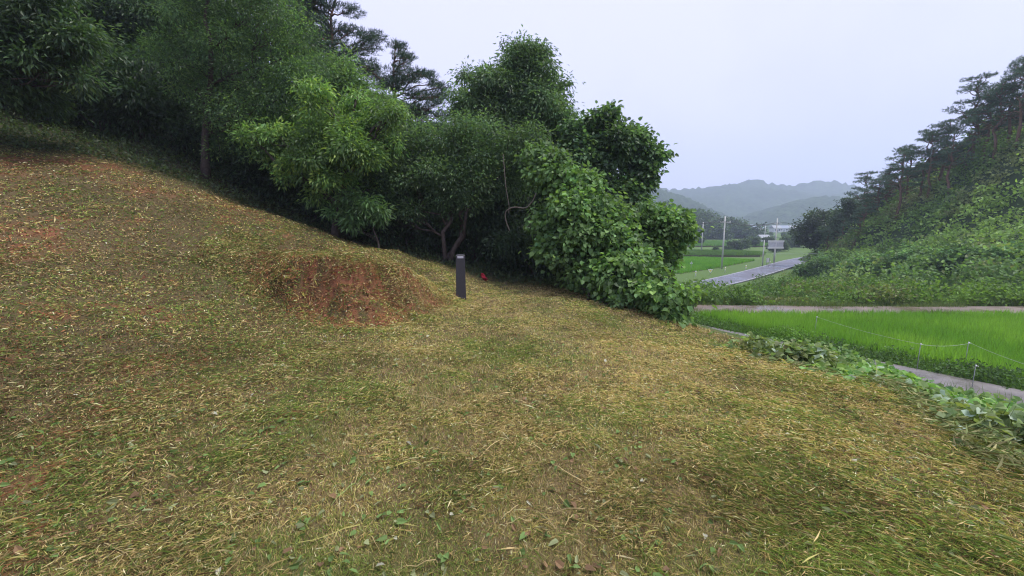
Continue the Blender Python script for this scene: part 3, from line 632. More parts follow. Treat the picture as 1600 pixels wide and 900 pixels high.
# ------------------------------------------------------------------ trees and brush on the right hand hill
def ridge_pine(seed):
    rng = np.random.default_rng(seed); t = thing('hillside_pine', '', 'pine tree', (0, 0, 0), 'pines along the right hand hillside')
    tm = MB(); Hh = rng.uniform(7.6, 9.2); lean = rng.uniform(-1.6, .4)
    tr = bend((0, 0, -.3), (lean, rng.uniform(-.6, .6), Hh), rng, 10, .03); tm.tube(tr, .17 * (1 - .8 * np.linspace(0, 1, 10)), 7)
    cm = MB(); pads = []
    for k in range(24):
        f = rng.random() ** .9; z = Hh * (.45 + .56 * f); rr = rng.uniform(.5, 2.6) * (1.15 - .75 * f); a = rng.uniform(0, 6.28)
        i = np.interp(z, tr[:, 2], np.arange(10)); c = np.array([np.interp(i, np.arange(10), tr[:, j]) for j in range(3)])
        e = c + np.array((rr * math.cos(a), rr * math.sin(a), rng.uniform(-.1, .5)))
        lim = bend(c - np.array((0, 0, .5)), e, rng, 5, .07); tm.tube(lim, np.linspace(.06, .02, 5), 5); pads.append((e, rng.uniform(.4, .85)))
    for k in range(5):                                  # bare dead limbs low on the trunk
        z = Hh * rng.uniform(.25, .5); i = np.interp(z, tr[:, 2], np.arange(10)); c = np.array([np.interp(i, np.arange(10), tr[:, j]) for j in range(3)])
        a = rng.uniform(0, 6.28); tm.tube(bend(c, c + np.array((1.4 * math.cos(a), 1.4 * math.sin(a), rng.uniform(-.1, .7))), rng, 5, .08), np.linspace(.035, .01, 5), 4)
    for e, r in pads:
        n = int(80 * r * r) + 8; p = e + rdir(rng, n) * np.array((r * 1.2, r * 1.2, r * .33)) * rng.random((n, 1)) ** .45; nn = 7
        P = np.repeat(p, nn, 0); m = len(P)
        A = nrm(rng.normal(size=(m, 3)) + np.repeat(nrm((p - e) * (1, 1, .3) + 1e-6), nn, 0) * .7 + np.array((0, 0, .4)))
        cm.add(*leaf_geo(P, A, rdir(rng, m), rng.uniform(.16, .3, m), .045, np.repeat(colours(rng, n, (.06, .11, .055), .4), nn, 0), 'needle'))
    tm.build('trunk', M_redbark, t, True); cm.build('crown', M_needle, t); return t
PP = [ridge_pine(90 + i) for i in range(5)]
rg = np.random.default_rng(5)
row = []
crest = [(1300, 372, 68, .62), (1322, 368, 65, .7), (1340, 372, 60, .78), (1357, 352, 64, .85), (1372, 350, 60, .95), (1390, 335, 60, .95), (1405, 342, 56, 1.0), (1418, 325, 59, 1.0), (1436, 318, 56, .98), (1450, 312, 54, .95), (1466, 296, 55, 1.0),
         (1483, 300, 51, .92), (1498, 278, 53, 1.0), (1514, 270, 52, 1.0), (1528, 262, 51, 1.0), (1545, 258, 49, .98), (1562, 245, 49, .98), (1578, 240, 47, .98), (1592, 226, 47.5, 1.0), (1612, 222, 45, 1.0), (1640, 205, 45, 1.0), (1668, 190, 44, 1.0)]
for (px, py, d, sc) in crest: row.append((px, d, sc, 0))
for (px, d, sc) in [(1345, 76, .8), (1385, 72, 1), (1425, 70, 1.0), (1470, 68, 1.0), (1505, 65, 1.0), (1545, 62, 1.0), (1580, 58, 1.0), (1600, 56, 1.05)]: row.append((px, d, sc, 1))
row.sort(key=lambda r: (r[3], r[0]))
ordn = ['first', 'second', 'third', 'fourth', 'fifth', 'sixth', 'seventh', 'eighth', 'ninth', 'tenth', 'eleventh', 'twelfth', 'thirteenth', 'fourteenth', 'fifteenth', 'sixteenth', 'seventeenth', 'eighteenth', 'nineteenth', 'twentieth', 'twenty-first', 'twenty-second']
cnt = [0, 0]
for i, (px, d, sc, back) in enumerate(row):
    x = at(px, 300, d)[0]; z = float(HILL(np.array([x]), np.array([d]))[0]) - .1
    lab = ('%s pine up the hillside front row from its low end' if not back else '%s pine up the row standing behind the hillside front row') % ordn[cnt[back]]; cnt[back] += 1
    rz = rg.uniform(-.6, .6) + (0 if i % 2 else 3.0); s3 = (sc * rg.uniform(.95, 1.15), sc * rg.uniform(.95, 1.15), sc * rg.uniform(.85, 1.08))
    if i < 5: o = PP[i]; o.location = (x, d, z); o.rotation_euler = (0, 0, rz); o.scale = s3; o['label'] = lab
    else: dup(PP[i % 5], (x, d, z), rz, s3, lab)
# round dark broadleaf trees at the low end of the hill
tree('round_tree', 'dark round broadleaf tree at the low end of the right hand hillside beside the road', 'tree', 76, 1290,
     [(1262, 358, 16), (1275, 345, 15), (1290, 352, 18), (1268, 372, 16), (1300, 365, 16), (1285, 375, 16), (1252, 372, 9), (1312, 350, 12), (1295, 338, 9)], 101, 5, 9, .42, .26, (.035, .06, .03), r0=.22, rc=.7, stems=2, bark=M_redbark)
tree('round_tree', 'dark broadleaf tree standing just uphill of the low round one', 'tree', 68, 1335,
     [(1318, 340, 14), (1335, 330, 14), (1350, 345, 14), (1328, 355, 14), (1345, 365, 14), (1312, 362, 12), (1325, 318, 8)], 102, 5, 9, .4, .22, (.032, .058, .032), r0=.2, rc=.65, bark=M_redbark)
# hillside brush
rng = np.random.default_rng(111); br = MB()
n = 15000; X_ = rng.uniform(26, 74, n); Y_ = rng.uniform(24, 82, n); Z_ = HILL(X_, Y_)
k = (Z_ > H(X_, Y_) - .3); X_, Y_, Z_ = X_[k], Y_[k], Z_[k]; n = len(X_)
lum = fbm(X_ * .42, Y_ * .42, 3); hgt = 2.4 * ss(.42, .72, lum) + .25; f = rng.random(n)
u_ = f ** .5
c0 = lerp(np.array((.125, .22, .065)), np.array((.24, .37, .1)), ss(.3, .7, fbm(X_ * .2 + 40, Y_ * .2, 3)))
c0 = lerp(c0, np.array((.22, .23, .11)), ss(.55, .68, fbm(X_ * .3 + 90, Y_ * .3, 3)) * .7)
nl = 8; P = np.repeat(np.stack([X_, Y_, Z_ + hgt * u_], -1), nl, 0); m = len(P); P = P + rng.normal(size=(m, 3)) * np.array((.38, .38, .2))
dist = np.repeat(np.hypot(X_, Y_), nl)
C = np.repeat(c0 * rng.uniform(.7, 1.35, (n, 1)), nl, 0) * rng.uniform(.75, 1.25, (m, 1))
A = nrm(rng.normal(size=(m, 3)) + np.array((-.3, -.3, -.2))); N = nrm(rng.normal(size=(m, 3)) * .5 + np.array((-.3, -.35, .8)))
br.add(*leaf_geo(P, A, N, rng.uniform(.2, .42, m), rng.uniform(.12, .28, m), C, 'round'))
tag(br.build('hillside_brush', M_kudzu), 'kudzu and mixed brush covering the face of the right hand hill', 'brush', kind='stuff')
# big bushes along the foot of the hill
def foot_bush(seed, col):
    rng = np.random.default_rng(seed); t = thing('hillside_bush', '', 'bush', (0, 0, 0), 'big bushes along the foot of the right hand hill')
    m = MB(); lob = [(rng.uniform(-1.9, 1.9), rng.uniform(-1.2, 1.2), rng.uniform(.5, 1.7), rng.uniform(.8, 1.25)) for _ in range(9)]
    for l in lob: m.tube(bend((l[0] * .2, l[1] * .2, -.2), l[:3], rng, 5, .07), np.linspace(.06, .015, 5), 5)
    m.build('stems', M_bark, t, True)
    m = MB(); foliage(m, rng, lob, 13, 9, .26, .17, col, shape='round', rc=.42, droop=.5, var=.35); m.build('foliage', M_kudzu, t); return t
FB = [foot_bush(115, (.075, .15, .04)), foot_bush(116, (.10, .19, .05))]
for i, (px, d, sc, where) in enumerate([(1300, 54, 1.1, 'at the low end of the hill beside the road'), (1362, 46, 1.0, 'second from the low end of the hill foot'), (1425, 40, 1.05, 'at the middle of the hill foot'),
        (1478, 36.5, .9, 'between the middle and right end of the hill foot'), (1535, 33.5, 1.15, 'near the right end of the hill foot'), (1592, 31.5, 1.0, 'at the right edge of the picture on the hill foot')]):
    x = at(px, 400, d)[0]; z = max(float(HILL(np.array([x]), np.array([d]))[0]), hz(x, d)) - .15; lab = 'big rounded scrub bush ' + where
    if i < 2: o = FB[i]; o.location = (x, d, z); o.scale = (sc, sc, sc); o['label'] = lab; o.rotation_euler = (0, 0, i)
    else: dup(FB[i % 2], (x, d, z), i * 1.9, (sc * 1.1, sc, sc * .95), lab)
# brush strip between the dirt track and the road
rng = np.random.default_rng(121); br = MB()
def brush(mb, n, X_, Y_, Zf, h0, h1, lsc, cols, nl=7, sc=.9, sp=.28):
    Z_ = Zf(X_, Y_); lum = fbm(X_ * sc, Y_ * sc, 3); hgt = h1 * ss(.38, .72, lum) + h0; u_ = rng.random(len(X_)) ** .6
    c0 = lerp(np.array(cols[0]), np.array(cols[1]), ss(.3, .7, fbm(X_ * .35 + 40, Y_ * .35, 3))); c0 = lerp(c0, np.array(cols[2]), ss(.58, .72, fbm(X_ * .5 + 90, Y_ * .5, 3)))
    P = np.repeat(np.stack([X_, Y_, Z_ + hgt * u_], -1), nl, 0); m = len(P); P = P + rng.normal(size=(m, 3)) * np.array((sp, sp, sp * .45))
    C = np.repeat(c0 * rng.uniform(.7, 1.3, (len(X_), 1)), nl, 0) * rng.uniform(.75, 1.25, (m, 1))
    mb.add(*leaf_geo(P, nrm(rng.normal(size=(m, 3)) + np.array((0, -.2, .1))), nrm(rng.normal(size=(m, 3)) * .5 + np.array((0, -.2, .9))), lsc * rng.uniform(.7, 1.4, m), lsc * rng.uniform(.4, .8, m), C, 'round'))
def road_d(x, y):
    c = np.array(RD, float); d = np.full(np.shape(x), 1e9)
    for a, b in zip(c[:-1], c[1:]):
        e = b - a; t = np.clip(((x - a[0]) * e[0] + (y - a[1]) * e[1]) / (e @ e), 0, 1); d = np.minimum(d, np.hypot(x - a[0] - t * e[0], y - a[1] - t * e[1]))
    return d
X_ = rng.uniform(4, 52, 13000); Y_ = 24.1 + 36 * rng.random(13000) ** 1.5
k = (road_d(X_, Y_) > 3.9) & ((Y_ < 24 + .9 * X_) ) & (HILL(X_, Y_) < H(X_, Y_) + 1.5)
# keep road side of the strip open: nothing beyond the road
c_ = np.array(RD); k &= Y_ < np.interp(X_, c_[:, 0], c_[:, 1])
brush(br, 0, X_[k], Y_[k], H, .22, 1.25, .2, [(.075, .15, .035), (.15, .26, .05), (.18, .2, .08)], sc=.45)
tag(br.build('roadside_brush', M_kudzu), 'mixed green weeds and brush on the bank between the dirt track and the road', 'brush', kind='stuff')
gr = MB(); n = 26000; X_ = rng.uniform(4, 52, n); Y_ = 24.0 + 30 * rng.random(n) ** 1.6; k = (road_d(X_, Y_) > 3.8) & (Y_ < np.interp(X_, c_[:, 0], c_[:, 1])) & (HILL(X_, Y_) < H(X_, Y_) + .6); X_, Y_ = X_[k], Y_[k]; m = len(X_)
cg = lerp(np.array((.08, .15, .035)), np.array((.17, .19, .07)), fbm(X_ * .3, Y_ * .3, 3))
gr.add(*leaf_geo(np.stack([X_, Y_, H(X_, Y_)], -1), nrm(rng.normal(size=(m, 3)) * .3 + np.array((0, 0, 1))), rdir(rng, m), rng.uniform(.3, .8, m), .05, cg * rng.uniform(.7, 1.3, (m, 1)), 'needle'))
tag(gr.build('roadside_grass', M_grass), 'tall rough grass among the roadside brush', 'grass', kind='stuff')

# ------------------------------------------------------------------ rice paddies
rng = np.random.default_rng(131)
def inside(poly, x, y):
    poly = np.array(poly); ins = np.zeros(len(x), bool)
    for i in range(len(poly)):
        a = poly[i]; b = poly[(i + 1) % len(poly)]
        ins ^= ((a[1] > y) != (b[1] > y)) & (x < (b[0] - a[0]) * (y - a[1]) / (b[1] - a[1] + 1e-12) + a[0])
    return ins
def rice(name, label, poly, z, n, hgt, wid, c0, c1, per=9, spread=.05, rows=.26):
    p = np.array(poly); lo = p.min(0); hi = p.max(0); gx_ = rng.uniform(lo[0], hi[0], n); gy_ = rng.uniform(lo[1], hi[1], n)
    if rows:
        s_ = gx_ * LD[0] + gy_ * LD[1]; s2 = np.round(s_ / rows) * rows + rng.normal(size=n) * .03; gx_ += LD[0] * (s2 - s_); gy_ += LD[1] * (s2 - s_)
    k = inside(poly, gx_, gy_); gx_, gy_ = gx_[k], gy_[k]
    P = np.repeat(np.stack([gx_, gy_, np.full(len(gx_), z)], -1), per, 0); m = len(P); P[:, :2] += rng.normal(size=(m, 2)) * spread
    c = lerp(np.array(c0), np.array(c1), ss(.3, .7, fbm(P[:, 0] * .35, P[:, 1] * .35, 4))) * rng.uniform(.75, 1.25, (m, 1))
    h = hgt * (.85 + .3 * fbm(P[:, 0] * .5 + 9, P[:, 1] * .5, 3)) * rng.uniform(.7, 1.15, m)
    mb = MB(); mb.add(*leaf_geo(P, nrm(rng.normal(size=(m, 3)) * .2 + np.array((0, 0, 1))), rdir(rng, m), h, wid * rng.uniform(.7, 1.3, m), c, 'needle', droop=.12))
    return tag(mb.build(name, M_rice), label, 'rice', kind='stuff')
rice('rice_plants', 'bright green young rice filling the near paddy', PAD1, -2.82, 34000, .5, .032, (.17, .36, .045), (.24, .44, .06))
PAD2 = [(26, 66), (37, 76.5), (52, 92), (44, 100), (22, 100), (14, 96), (14, 66)]
PAD3 = [(12, 104), (60, 104), (66, 112), (62, 122), (12, 122)]
PAD4 = [(45, 150), (100, 150), (105, 190), (50, 192)]
basin('paddy_water', PAD2, -5.5); basin('paddy_water', PAD3, -5.1); basin('paddy_water', PAD4, -4.75)
rice('rice_plants', 'bright green rice in the paddy beyond the road', PAD2, -5.55, 26000, .55, .1, (.13, .34, .03), (.18, .4, .04), 4, .1, .5)
rice('rice_plants', 'duller green rice in the far terrace behind the billboard', PAD3, -5.15, 20000, .6, .13, (.1, .2, .045), (.14, .26, .05), 4, .15, 0)
rice('rice_plants', 'pale green rice in the farthest field below the wooded knoll', PAD4, -4.8, 22000, .7, .25, (.12, .27, .045), (.15, .31, .06), 4, .3, 0)

# ------------------------------------------------------------------ verges beside the lane, bank vines
rng = np.random.default_rng(141); vb = MB()
n = 3200; t_ = rng.uniform(-11, 24, n); s_ = rng.uniform(.05, 1.2, n); X_ = LA[0] + LN[0] * s_ + LD[0] * t_; Y_ = LA[1] + LN[1] * s_ + LD[1] * t_
k = Y_ < 21; X_, Y_ = X_[k], Y_[k]
brush(vb, 0, X_, Y_, lambda x, y: np.full(x.shape, -2.83), .08, .42, .085, [(.09, .18, .04), (.14, .27, .045), (.08, .15, .045)], nl=7, sc=.9, sp=.13)
m = 14000; t_ = rng.uniform(-11, 24, m); s_ = np.r_[rng.uniform(.0, 1.5, m * 3 // 4), rng.uniform(-2.3, -1.4, m - m * 3 // 4)]; X_ = LA[0] + LN[0] * s_ + LD[0] * t_; Y_ = LA[1] + LN[1] * s_ + LD[1] * t_
k = Y_ < 21; X_, Y_ = X_[k], Y_[k]; m = len(X_)
vb.add(*leaf_geo(np.stack([X_, Y_, np.maximum(H(X_, Y_), -2.85)], -1), nrm(rng.normal(size=(m, 3)) * .45 + np.array((0, 0, 1))), rdir(rng, m), rng.uniform(.15, .5, m), .018, lerp(np.array((.08, .17, .03)), np.array((.13, .24, .04)), rng.random(m)), 'needle'))
tag(vb.build('verge_weeds', M_kudzu), 'weeds and grass along the verge between the lane and the paddy', 'weeds', kind='stuff')
tv = MB(); n = 30000; X_ = rng.uniform(8, 48, n); Y_ = np.interp(X_, [5, 12, 20, 32, 60], [23.2, 22.5, 22.1, 22.2, 23.5]) + np.where(rng.random(n) < .6, -1.25, 1.2) + rng.normal(size=n) * .16
k = rng.random(n) < ss(.35, .62, fbm(X_ * .55, Y_ * .3 + 4, 3)); X_, Y_ = X_[k], Y_[k]; m = len(X_)
tv.add(*leaf_geo(np.stack([X_, Y_, np.full(m, -2.86)], -1), nrm(rng.normal(size=(m, 3)) * .4 + np.array((0, 0, 1))), rdir(rng, m), rng.uniform(.15, .6, m) * (.4 + .9 * fbm(X_ * .8, Y_ * .8, 3)), .035, lerp(np.array((.09, .17, .04)), np.array((.2, .24, .09)), rng.random(m)), 'needle'))
tag(tv.build('track_grass', M_grass), 'uneven grass tufts along both sides of the dirt track', 'grass', kind='stuff')
def vine_patch(name, label, cen, n, sx, sy, h, L, base, seed, bright=None, nl=6, pale=0.0, rot=0.0, kind='stuff', dens_edge=1.0):
    """sprawling vine leaves over the ground; cen lists (x, y) spine"""
    rng = np.random.default_rng(seed); c = np.array(cen, float); q = rng.uniform(0, len(c) - 1, n); i = q.astype(int); f = (q - i)[:, None]
    b = c[i] * (1 - f) + c[np.minimum(i + 1, len(c) - 1)] * f; p = b + rng.normal(size=(n, 2)) * np.array((sx, sy))
    hh = h * (.35 + 1.1 * ss(.3, .7, fbm(p[:, 0] * 1.7, p[:, 1] * 1.7, 3))) * np.exp(-(((p - b) / np.array((sx, sy)) / 1.7) ** 2).sum(1))
    z = H(p[:, 0], p[:, 1]) + .03 + hh * rng.random(n) ** .45
    cc = colours(rng, n, base, .3)
    if bright: k = rng.random(n) < bright[1]; cc[k] = colours(rng, int(k.sum()), bright[0], .25)
    k = rng.random(n) < pale; cc[k] = colours(rng, int(k.sum()), (.30, .38, .27), .25, .04)
    P = np.stack([p[:, 0], p[:, 1], z], -1); A = nrm(rng.normal(size=(n, 3)) * np.array((1, 1, .35))); N = nrm(rng.normal(size=(n, 3)) * .38 + np.array((-.15, -.2, 1)))
    s = rng.uniform(.6, 1.25, n)
    mb = MB(); mb.add(*leaf_geo(P, A, N, L * s, L * .95 * s, cc, 'round', fold=.2, droop=.28))
    k = rng.random(n) < .5; Q = P[k]; m = len(Q)                    # leaf stalks down to the ground
    mb.add(*leaf_geo(Q, nrm(np.c_[rng.normal(size=(m, 2)) * .4, -np.ones(m)]), rdir(rng, m), np.maximum(Q[:, 2] - H(Q[:, 0], Q[:, 1]), .03), .008, colours(rng, m, (.12, .15, .05), .3), 'needle'))
    return tag(mb.build(name, M_kudzu), label, 'kudzu' if 'vine' in name else 'vines', kind=kind)
vine_patch('cut_vine_heap', 'wilting grey green heap of cut vines at the far corner of the lawn edge', [(3.75, 6.3), (4.1, 6.0), (4.5, 5.8)], 900, .24, .28, .3, .095, (.14, .2, .05), 151, ((.15, .17, .05), .15), pale=.10)
vine_patch('bank_vines', 'bright green kudzu patch spread over the bank beside the lane', [(4.9, 5.5), (5.3, 5.0), (5.6, 4.4), (5.9, 3.7)], 4600, .48, .42, .24, .095, (.16, .29, .045), 152, ((.14, .3, .05), .3), pale=.02)
vine_patch('wilted_vines', 'wilted vine leaves with pale undersides along the right lawn edge', [(4.6, 5.1), (4.7, 4.6), (4.75, 4.1), (4.8, 3.6)], 800, .26, .26, .16, .09, (.16, .23, .055), 153, ((.17, .19, .05), .15), pale=.1)
vine_patch('vine_heap', 'dark heap of broad vine leaves at the right edge of the picture', [(4.15, 3.3), (4.2, 2.9), (4.3, 2.5)], 900, .24, .26, .26, .095, (.13, .19, .055), 154, ((.15, .19, .06), .15), pale=.08)
vine_patch('bank_creeper', 'darker creeping weeds down the bank from the lawn edge to the lane', [(6.0, 7.6), (6.4, 6.8), (7.0, 6.0), (7.8, 5.0), (8.4, 4.2)], 5200, .7, .6, .26, .09, (.13, .22, .045), 155, ((.1, .2, .04), .2))

# cut grass spilling over the lawn edge
rng = np.random.default_rng(158); sp = MB(); n = 60000; x = rng.uniform(2.5, 6.5, n); y = rng.uniform(1.6, 9, n); tt = edge_t(x, y); k = (y < 6.2) & (np.abs(tt - .75) < .7 * fbm(x * 1.4, y * 1.4, 3) + .1); x, y = x[k][:15000], y[k][:15000]; m = len(x)
az = R(-38) + rng.normal(size=m) * .9; c = lerp(np.array((.15, .24, .06)), np.array((.42, .38, .17)), rng.random(m)) * rng.uniform(.55, 1.2, (m, 1))
sp.add(*leaf_geo(np.stack([x, y, H(x, y) + .02 + .16 * rng.random(m) * ss(.3, .7, fbm(x * 2, y * 2, 3))], -1), nrm(np.stack([np.cos(az), np.sin(az), rng.normal(size=m) * .3 - .1], -1)), rdir(rng, m), rng.uniform(.05, .17, m), .0048, c, 'diamond', droop=.2))
tag(sp.build('edge_grass', M_grass), 'tangled cut grass spilling over the right edge of the lawn', 'grass', kind='stuff')

# ------------------------------------------------------------------ mown lawn: stubble, clippings, cut leaves, straw
rng = np.random.default_rng(161)
STRAW = np.array((.48, .375, .175)); PALE = np.array((.66, .59, .34)); GRN = np.array((.17, .24, .05)); OLV = np.array((.36, .33, .105)); BRN = np.array((.17, .105, .05)); RED = np.array((.31, .14, .065)); DGR = np.array((.08, .12, .03))
def lawn_pts(n, r0, r1, a=66):
    r = r0 * (r1 / r0) ** (rng.random(n) ** .86); th = R(a) * (rng.random(n) * 2 - 1)
    x = r * np.sin(th); y = r * np.cos(th)
    k = (edge_t(x, y) < rng.normal(size=n) * .2 + .75) & (forest_t(x, y) < np.abs(rng.normal(size=n)) * 1.5 + .2) & (y > -.3)
    fx = rng.uniform(-6.2, -.7, n // 6); fy = rng.uniform(5.9, 9.5, n // 6); q = poly_sd(fx, fy); kf = (q > -.35) & (q < 1.1)   # the steep face has more surface than plan area
    return np.r_[x[k], fx[kf]], np.r_[y[k], fy[kf]]
def lawn_col(x, y):
    g, s, r, d = lawn_masks(x, y); n = len(x)
    n4 = ss(.5, .72, fbm(x * 3.1 + 11, y * 3.1 + 5, 3)); lf = ss(-1.2, -4, x)
    w_ = np.stack([.16 + 1.5 * s, .08 + .16 * s, .34 + 1.4 * g, .66 - .22 * lf, .14 + .5 * d + .5 * r + .5 * n4 + .75 * lf, 1.3 * r + .12 * lf, .10 + .5 * d + .6 * n4 + .3 * lf], -1); w_ /= w_.sum(1, keepdims=True)
    q = (rng.random((n, 1)) > np.cumsum(w_, 1)).sum(1).clip(0, 6)
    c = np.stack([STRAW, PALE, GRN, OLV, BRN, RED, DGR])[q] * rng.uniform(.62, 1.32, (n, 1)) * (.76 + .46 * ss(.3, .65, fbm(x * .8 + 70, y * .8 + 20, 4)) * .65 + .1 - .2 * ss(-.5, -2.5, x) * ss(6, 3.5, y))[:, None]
    sh = ss(-.6, .8, forest_t(x, y))[:, None]  # grass colour turns dark past the forest edge, painting in the tree shade
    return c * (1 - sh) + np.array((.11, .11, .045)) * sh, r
bl = MB()
# upright stubble
x, y = lawn_pts(640000, 1.55, 22); c, rd = lawn_col(x, y); k = rng.random(len(x)) > rd * .5 * (1 - .5 * ss(6, 12, np.hypot(x, y))); x, y, c = x[k], y[k], c[k]; m = len(x); r = np.hypot(x, y)
gd = fbm(x * 3, y * 3, 3)
A = nrm(np.c_[rng.normal(size=(m, 2)) * .55, np.ones(m) * .5] + HN(x, y) * np.array((1.1, 1.1, .4)))
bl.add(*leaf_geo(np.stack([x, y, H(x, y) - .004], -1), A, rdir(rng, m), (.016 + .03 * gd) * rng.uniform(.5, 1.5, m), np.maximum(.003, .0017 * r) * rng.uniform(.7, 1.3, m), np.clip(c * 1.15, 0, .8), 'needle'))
tag(bl.build('mown_grass', M_grass), 'short yellowing mown grass over the lawn and mound', 'grass', kind='stuff')
cl = MB()
x, y = lawn_pts(560000, 1.55, 22); c, rd = lawn_col(x, y); m = len(x); r = np.hypot(x, y)
clump = fbm(x * 1.3 + 60, y * 1.3, 4); thick = ss(.45, .7, clump) + .8 * ss(1.0, 3.2, x) * ss(9, 4, y) * (y < 9) + .5 * ss(-1, -3, x)
heap = ss(.54, .72, fbm(x * 3.2 + 9, y * 3.2 + 33, 3)); thick = thick * .7 + heap * .8
k = rng.random(m) < .12 + .88 * np.clip(thick, 0, 1); x, y, c, r, thick = x[k], y[k], c[k], r[k], thick[k]; m = len(x)
z = H(x, y) + .006 + rng.random(m) * (.010 + .046 * np.clip(thick, 0, 1.3))
az = rng.random(m) * 6.28; al = (x > .8) & (rng.random(m) < .45); az[al] = R(-38) + rng.normal(size=al.sum()) * .35
hn = HN(x, y); A = np.stack([np.cos(az), np.sin(az), 0 * az], -1); A = nrm(A - hn * (A * hn).sum(1, keepdims=True) + hn * rng.normal(size=(m, 1)) * .16); N = nrm(rng.normal(size=(m, 3)) * .5 + hn)
Ln = rng.uniform(.016, .052, m) * (1 + 1.5 * (rng.random(m) < .07)) * (1 + .05 * r)
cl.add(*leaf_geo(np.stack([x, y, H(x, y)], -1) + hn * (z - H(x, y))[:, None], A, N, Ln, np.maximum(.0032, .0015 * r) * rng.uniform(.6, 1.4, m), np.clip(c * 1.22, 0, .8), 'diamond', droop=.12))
# long loose stalks
x, y = lawn_pts(1500, 1.6, 11); m = len(x); k = rng.random(m) < .35 + .65 * ss(.5, 2, x) + .35 * ss(-1, -3, x); x, y = x[k], y[k]; m = len(x)
az = np.where(x > .6, R(-38) + rng.normal(size=m) * .4, np.where(x < -1, R(30) + rng.normal(size=m) * .6, rng.random(m) * 6.28))
c = np.stack([STRAW, STRAW * .8, OLV, np.array((.2, .28, .08))])[rng.integers(0, 4, m)] * rng.uniform(.75, 1.2, (m, 1))
Ln = rng.uniform(.1, .22, m) * (1 + 1.1 * (rng.random(m) < .15)); seg = 5; P = np.stack([x, y, np.zeros(m)], -1); az2 = az + rng.normal(size=m) * .035; B = np.stack([-np.sin(az), np.cos(az), 0 * az], -1)
V = []
for j in range(seg):
    f = j / (seg - 1); a_ = az + (az2 - az) * f * 3; q = P + np.stack([np.cos(a_), np.sin(a_), 0 * a_], -1) * (Ln * f)[:, None]
    zz = H(q[:, 0], q[:, 1]) + .028 + .03 * np.sin(f * 3.1) * (rng.random(m) * 1.0); w_ = (.0014 + .0005 * np.hypot(x, y)) * (1 - .6 * f)
    V += [np.c_[q[:, :2] + B[:, :2] * w_[:, None], zz], np.c_[q[:, :2] - B[:, :2] * w_[:, None], zz + .002]]
V = np.stack(V, 1); ii = np.arange(m)[:, None] * (2 * seg); F = np.concatenate([ii + np.array([[2 * j, 2 * j + 1, 2 * j + 3, 2 * j + 2]]) for j in range(seg - 1)])
cl.add(V.reshape(-1, 3), F, np.repeat(c, 2 * seg, 0))
tag(cl.build('grass_clippings', M_grass), 'loose cut grass and straw stalks strewn over the lawn', 'clippings', kind='stuff')
lt = MB()
x, y = lawn_pts(8500, 1.6, 21); m = len(x); k = rng.random(m) < .4 + .6 * ss(-.5, -3, x) + .3 * ss(1, 3, x); x, y = x[k], y[k]; m = len(x); r = np.hypot(x, y)
ty = rng.random(m); c = np.where((ty < .45)[:, None], (.15, .24, .07), np.where((ty < .75)[:, None], (.24, .27, .13), np.where((ty < .95)[:, None], (.24, .15, .08), (.46, .46, .34)))) * rng.uniform(.6, 1.25, (m, 1))
lt.add(*leaf_geo(np.stack([x, y, H(x, y) + .022], -1), nrm(rng.normal(size=(m, 3)) * np.array((1, 1, .25))), nrm(rng.normal(size=(m, 3)) * .5 + np.array((0, 0, 1))), rng.uniform(.02, .065, m), rng.uniform(.012, .036, m), c, 'round', fold=.2))
tag(lt.build('cut_leaves', M_grass), 'cut broad leaves and leaf scraps lying on the mown lawn', 'cut leaves', kind='stuff')
# greener tufts left by the mower
tf = MB(); x, y = lawn_pts(260, 1.7, 11); k = (fbm(x * 1.1 + 5, y * 1.1 + 70, 3) > .47); x, y = x[k], y[k]; nb = 46
P = np.repeat(np.stack([x, y], -1), nb, 0); m = len(P); o = rng.normal(size=(m, 2)) * np.repeat(rng.uniform(.04, .12, len(x)), nb)[:, None]; P = P + o
c = lerp(np.array((.085, .15, .025)), np.array((.15, .2, .04)), rng.random(m))
tf.add(*leaf_geo(np.c_[P, H(P[:, 0], P[:, 1])], nrm(np.c_[o * 5 + rng.normal(size=(m, 2)) * .3, np.ones(m)]), rdir(rng, m), rng.uniform(.03, .085, m), .005, c, 'needle', droop=.15))
tag(tf.build('grass_tufts', M_grass), 'greener grass tufts left standing in the mown lawn', 'grass', kind='stuff')

# clods on the bare red face, grass hanging over its rim
ck = MB(); n = 5200; x = rng.uniform(-6, -1, n); y = rng.uniform(6, 9, n); g_, s2_, r2_, d2_ = lawn_masks(x, y); k = rng.random(n) < r2_ * .9; x, y = x[k], y[k]; n = len(x)
base = np.array([(1, 0, 0), (-1, 0, 0), (0, 1, 0), (0, -1, 0), (0, 0, 1), (0, 0, -1)], float)
sz = rng.uniform(.006, .022, n) * (1 + 1.2 * (rng.random(n) < .06)); V = base[None] * sz[:, None, None] * rng.uniform(.6, 1.4, (n, 6, 3)) + np.stack([x, y, H(x, y) + .004], -1)[:, None]
FF = np.array([[0, 2, 4], [2, 1, 4], [1, 3, 4], [3, 0, 4], [2, 0, 5], [1, 2, 5], [3, 1, 5], [0, 3, 5]]); cc = np.array((.23, .09, .05)) * rng.uniform(.55, 1.3, (n, 1))
ck.add(V.reshape(-1, 3), (np.arange(n)[:, None, None] * 6 + FF[None]).reshape(-1, 3), np.repeat(cc, 6, 0))
tag(ck.build('soil_clods', M_grass), 'crumbs and clods of bare red earth on the mound face', 'soil', kind='stuff')
rm = MB(); n = 60000; x = rng.uniform(-5.5, -.6, n); y = rng.uniform(6.3, 11, n); sdv = poly_sd(x, y); k = np.abs(sdv - .72 + .3 * (fbm(x * 2, y * 2, 3) - .5)) < .09; x, y = x[k], y[k]; m = len(x)
c = lerp(np.array((.2, .24, .06)), np.array((.42, .38, .13)), rng.random(m)) * rng.uniform(.7, 1.2, (m, 1))
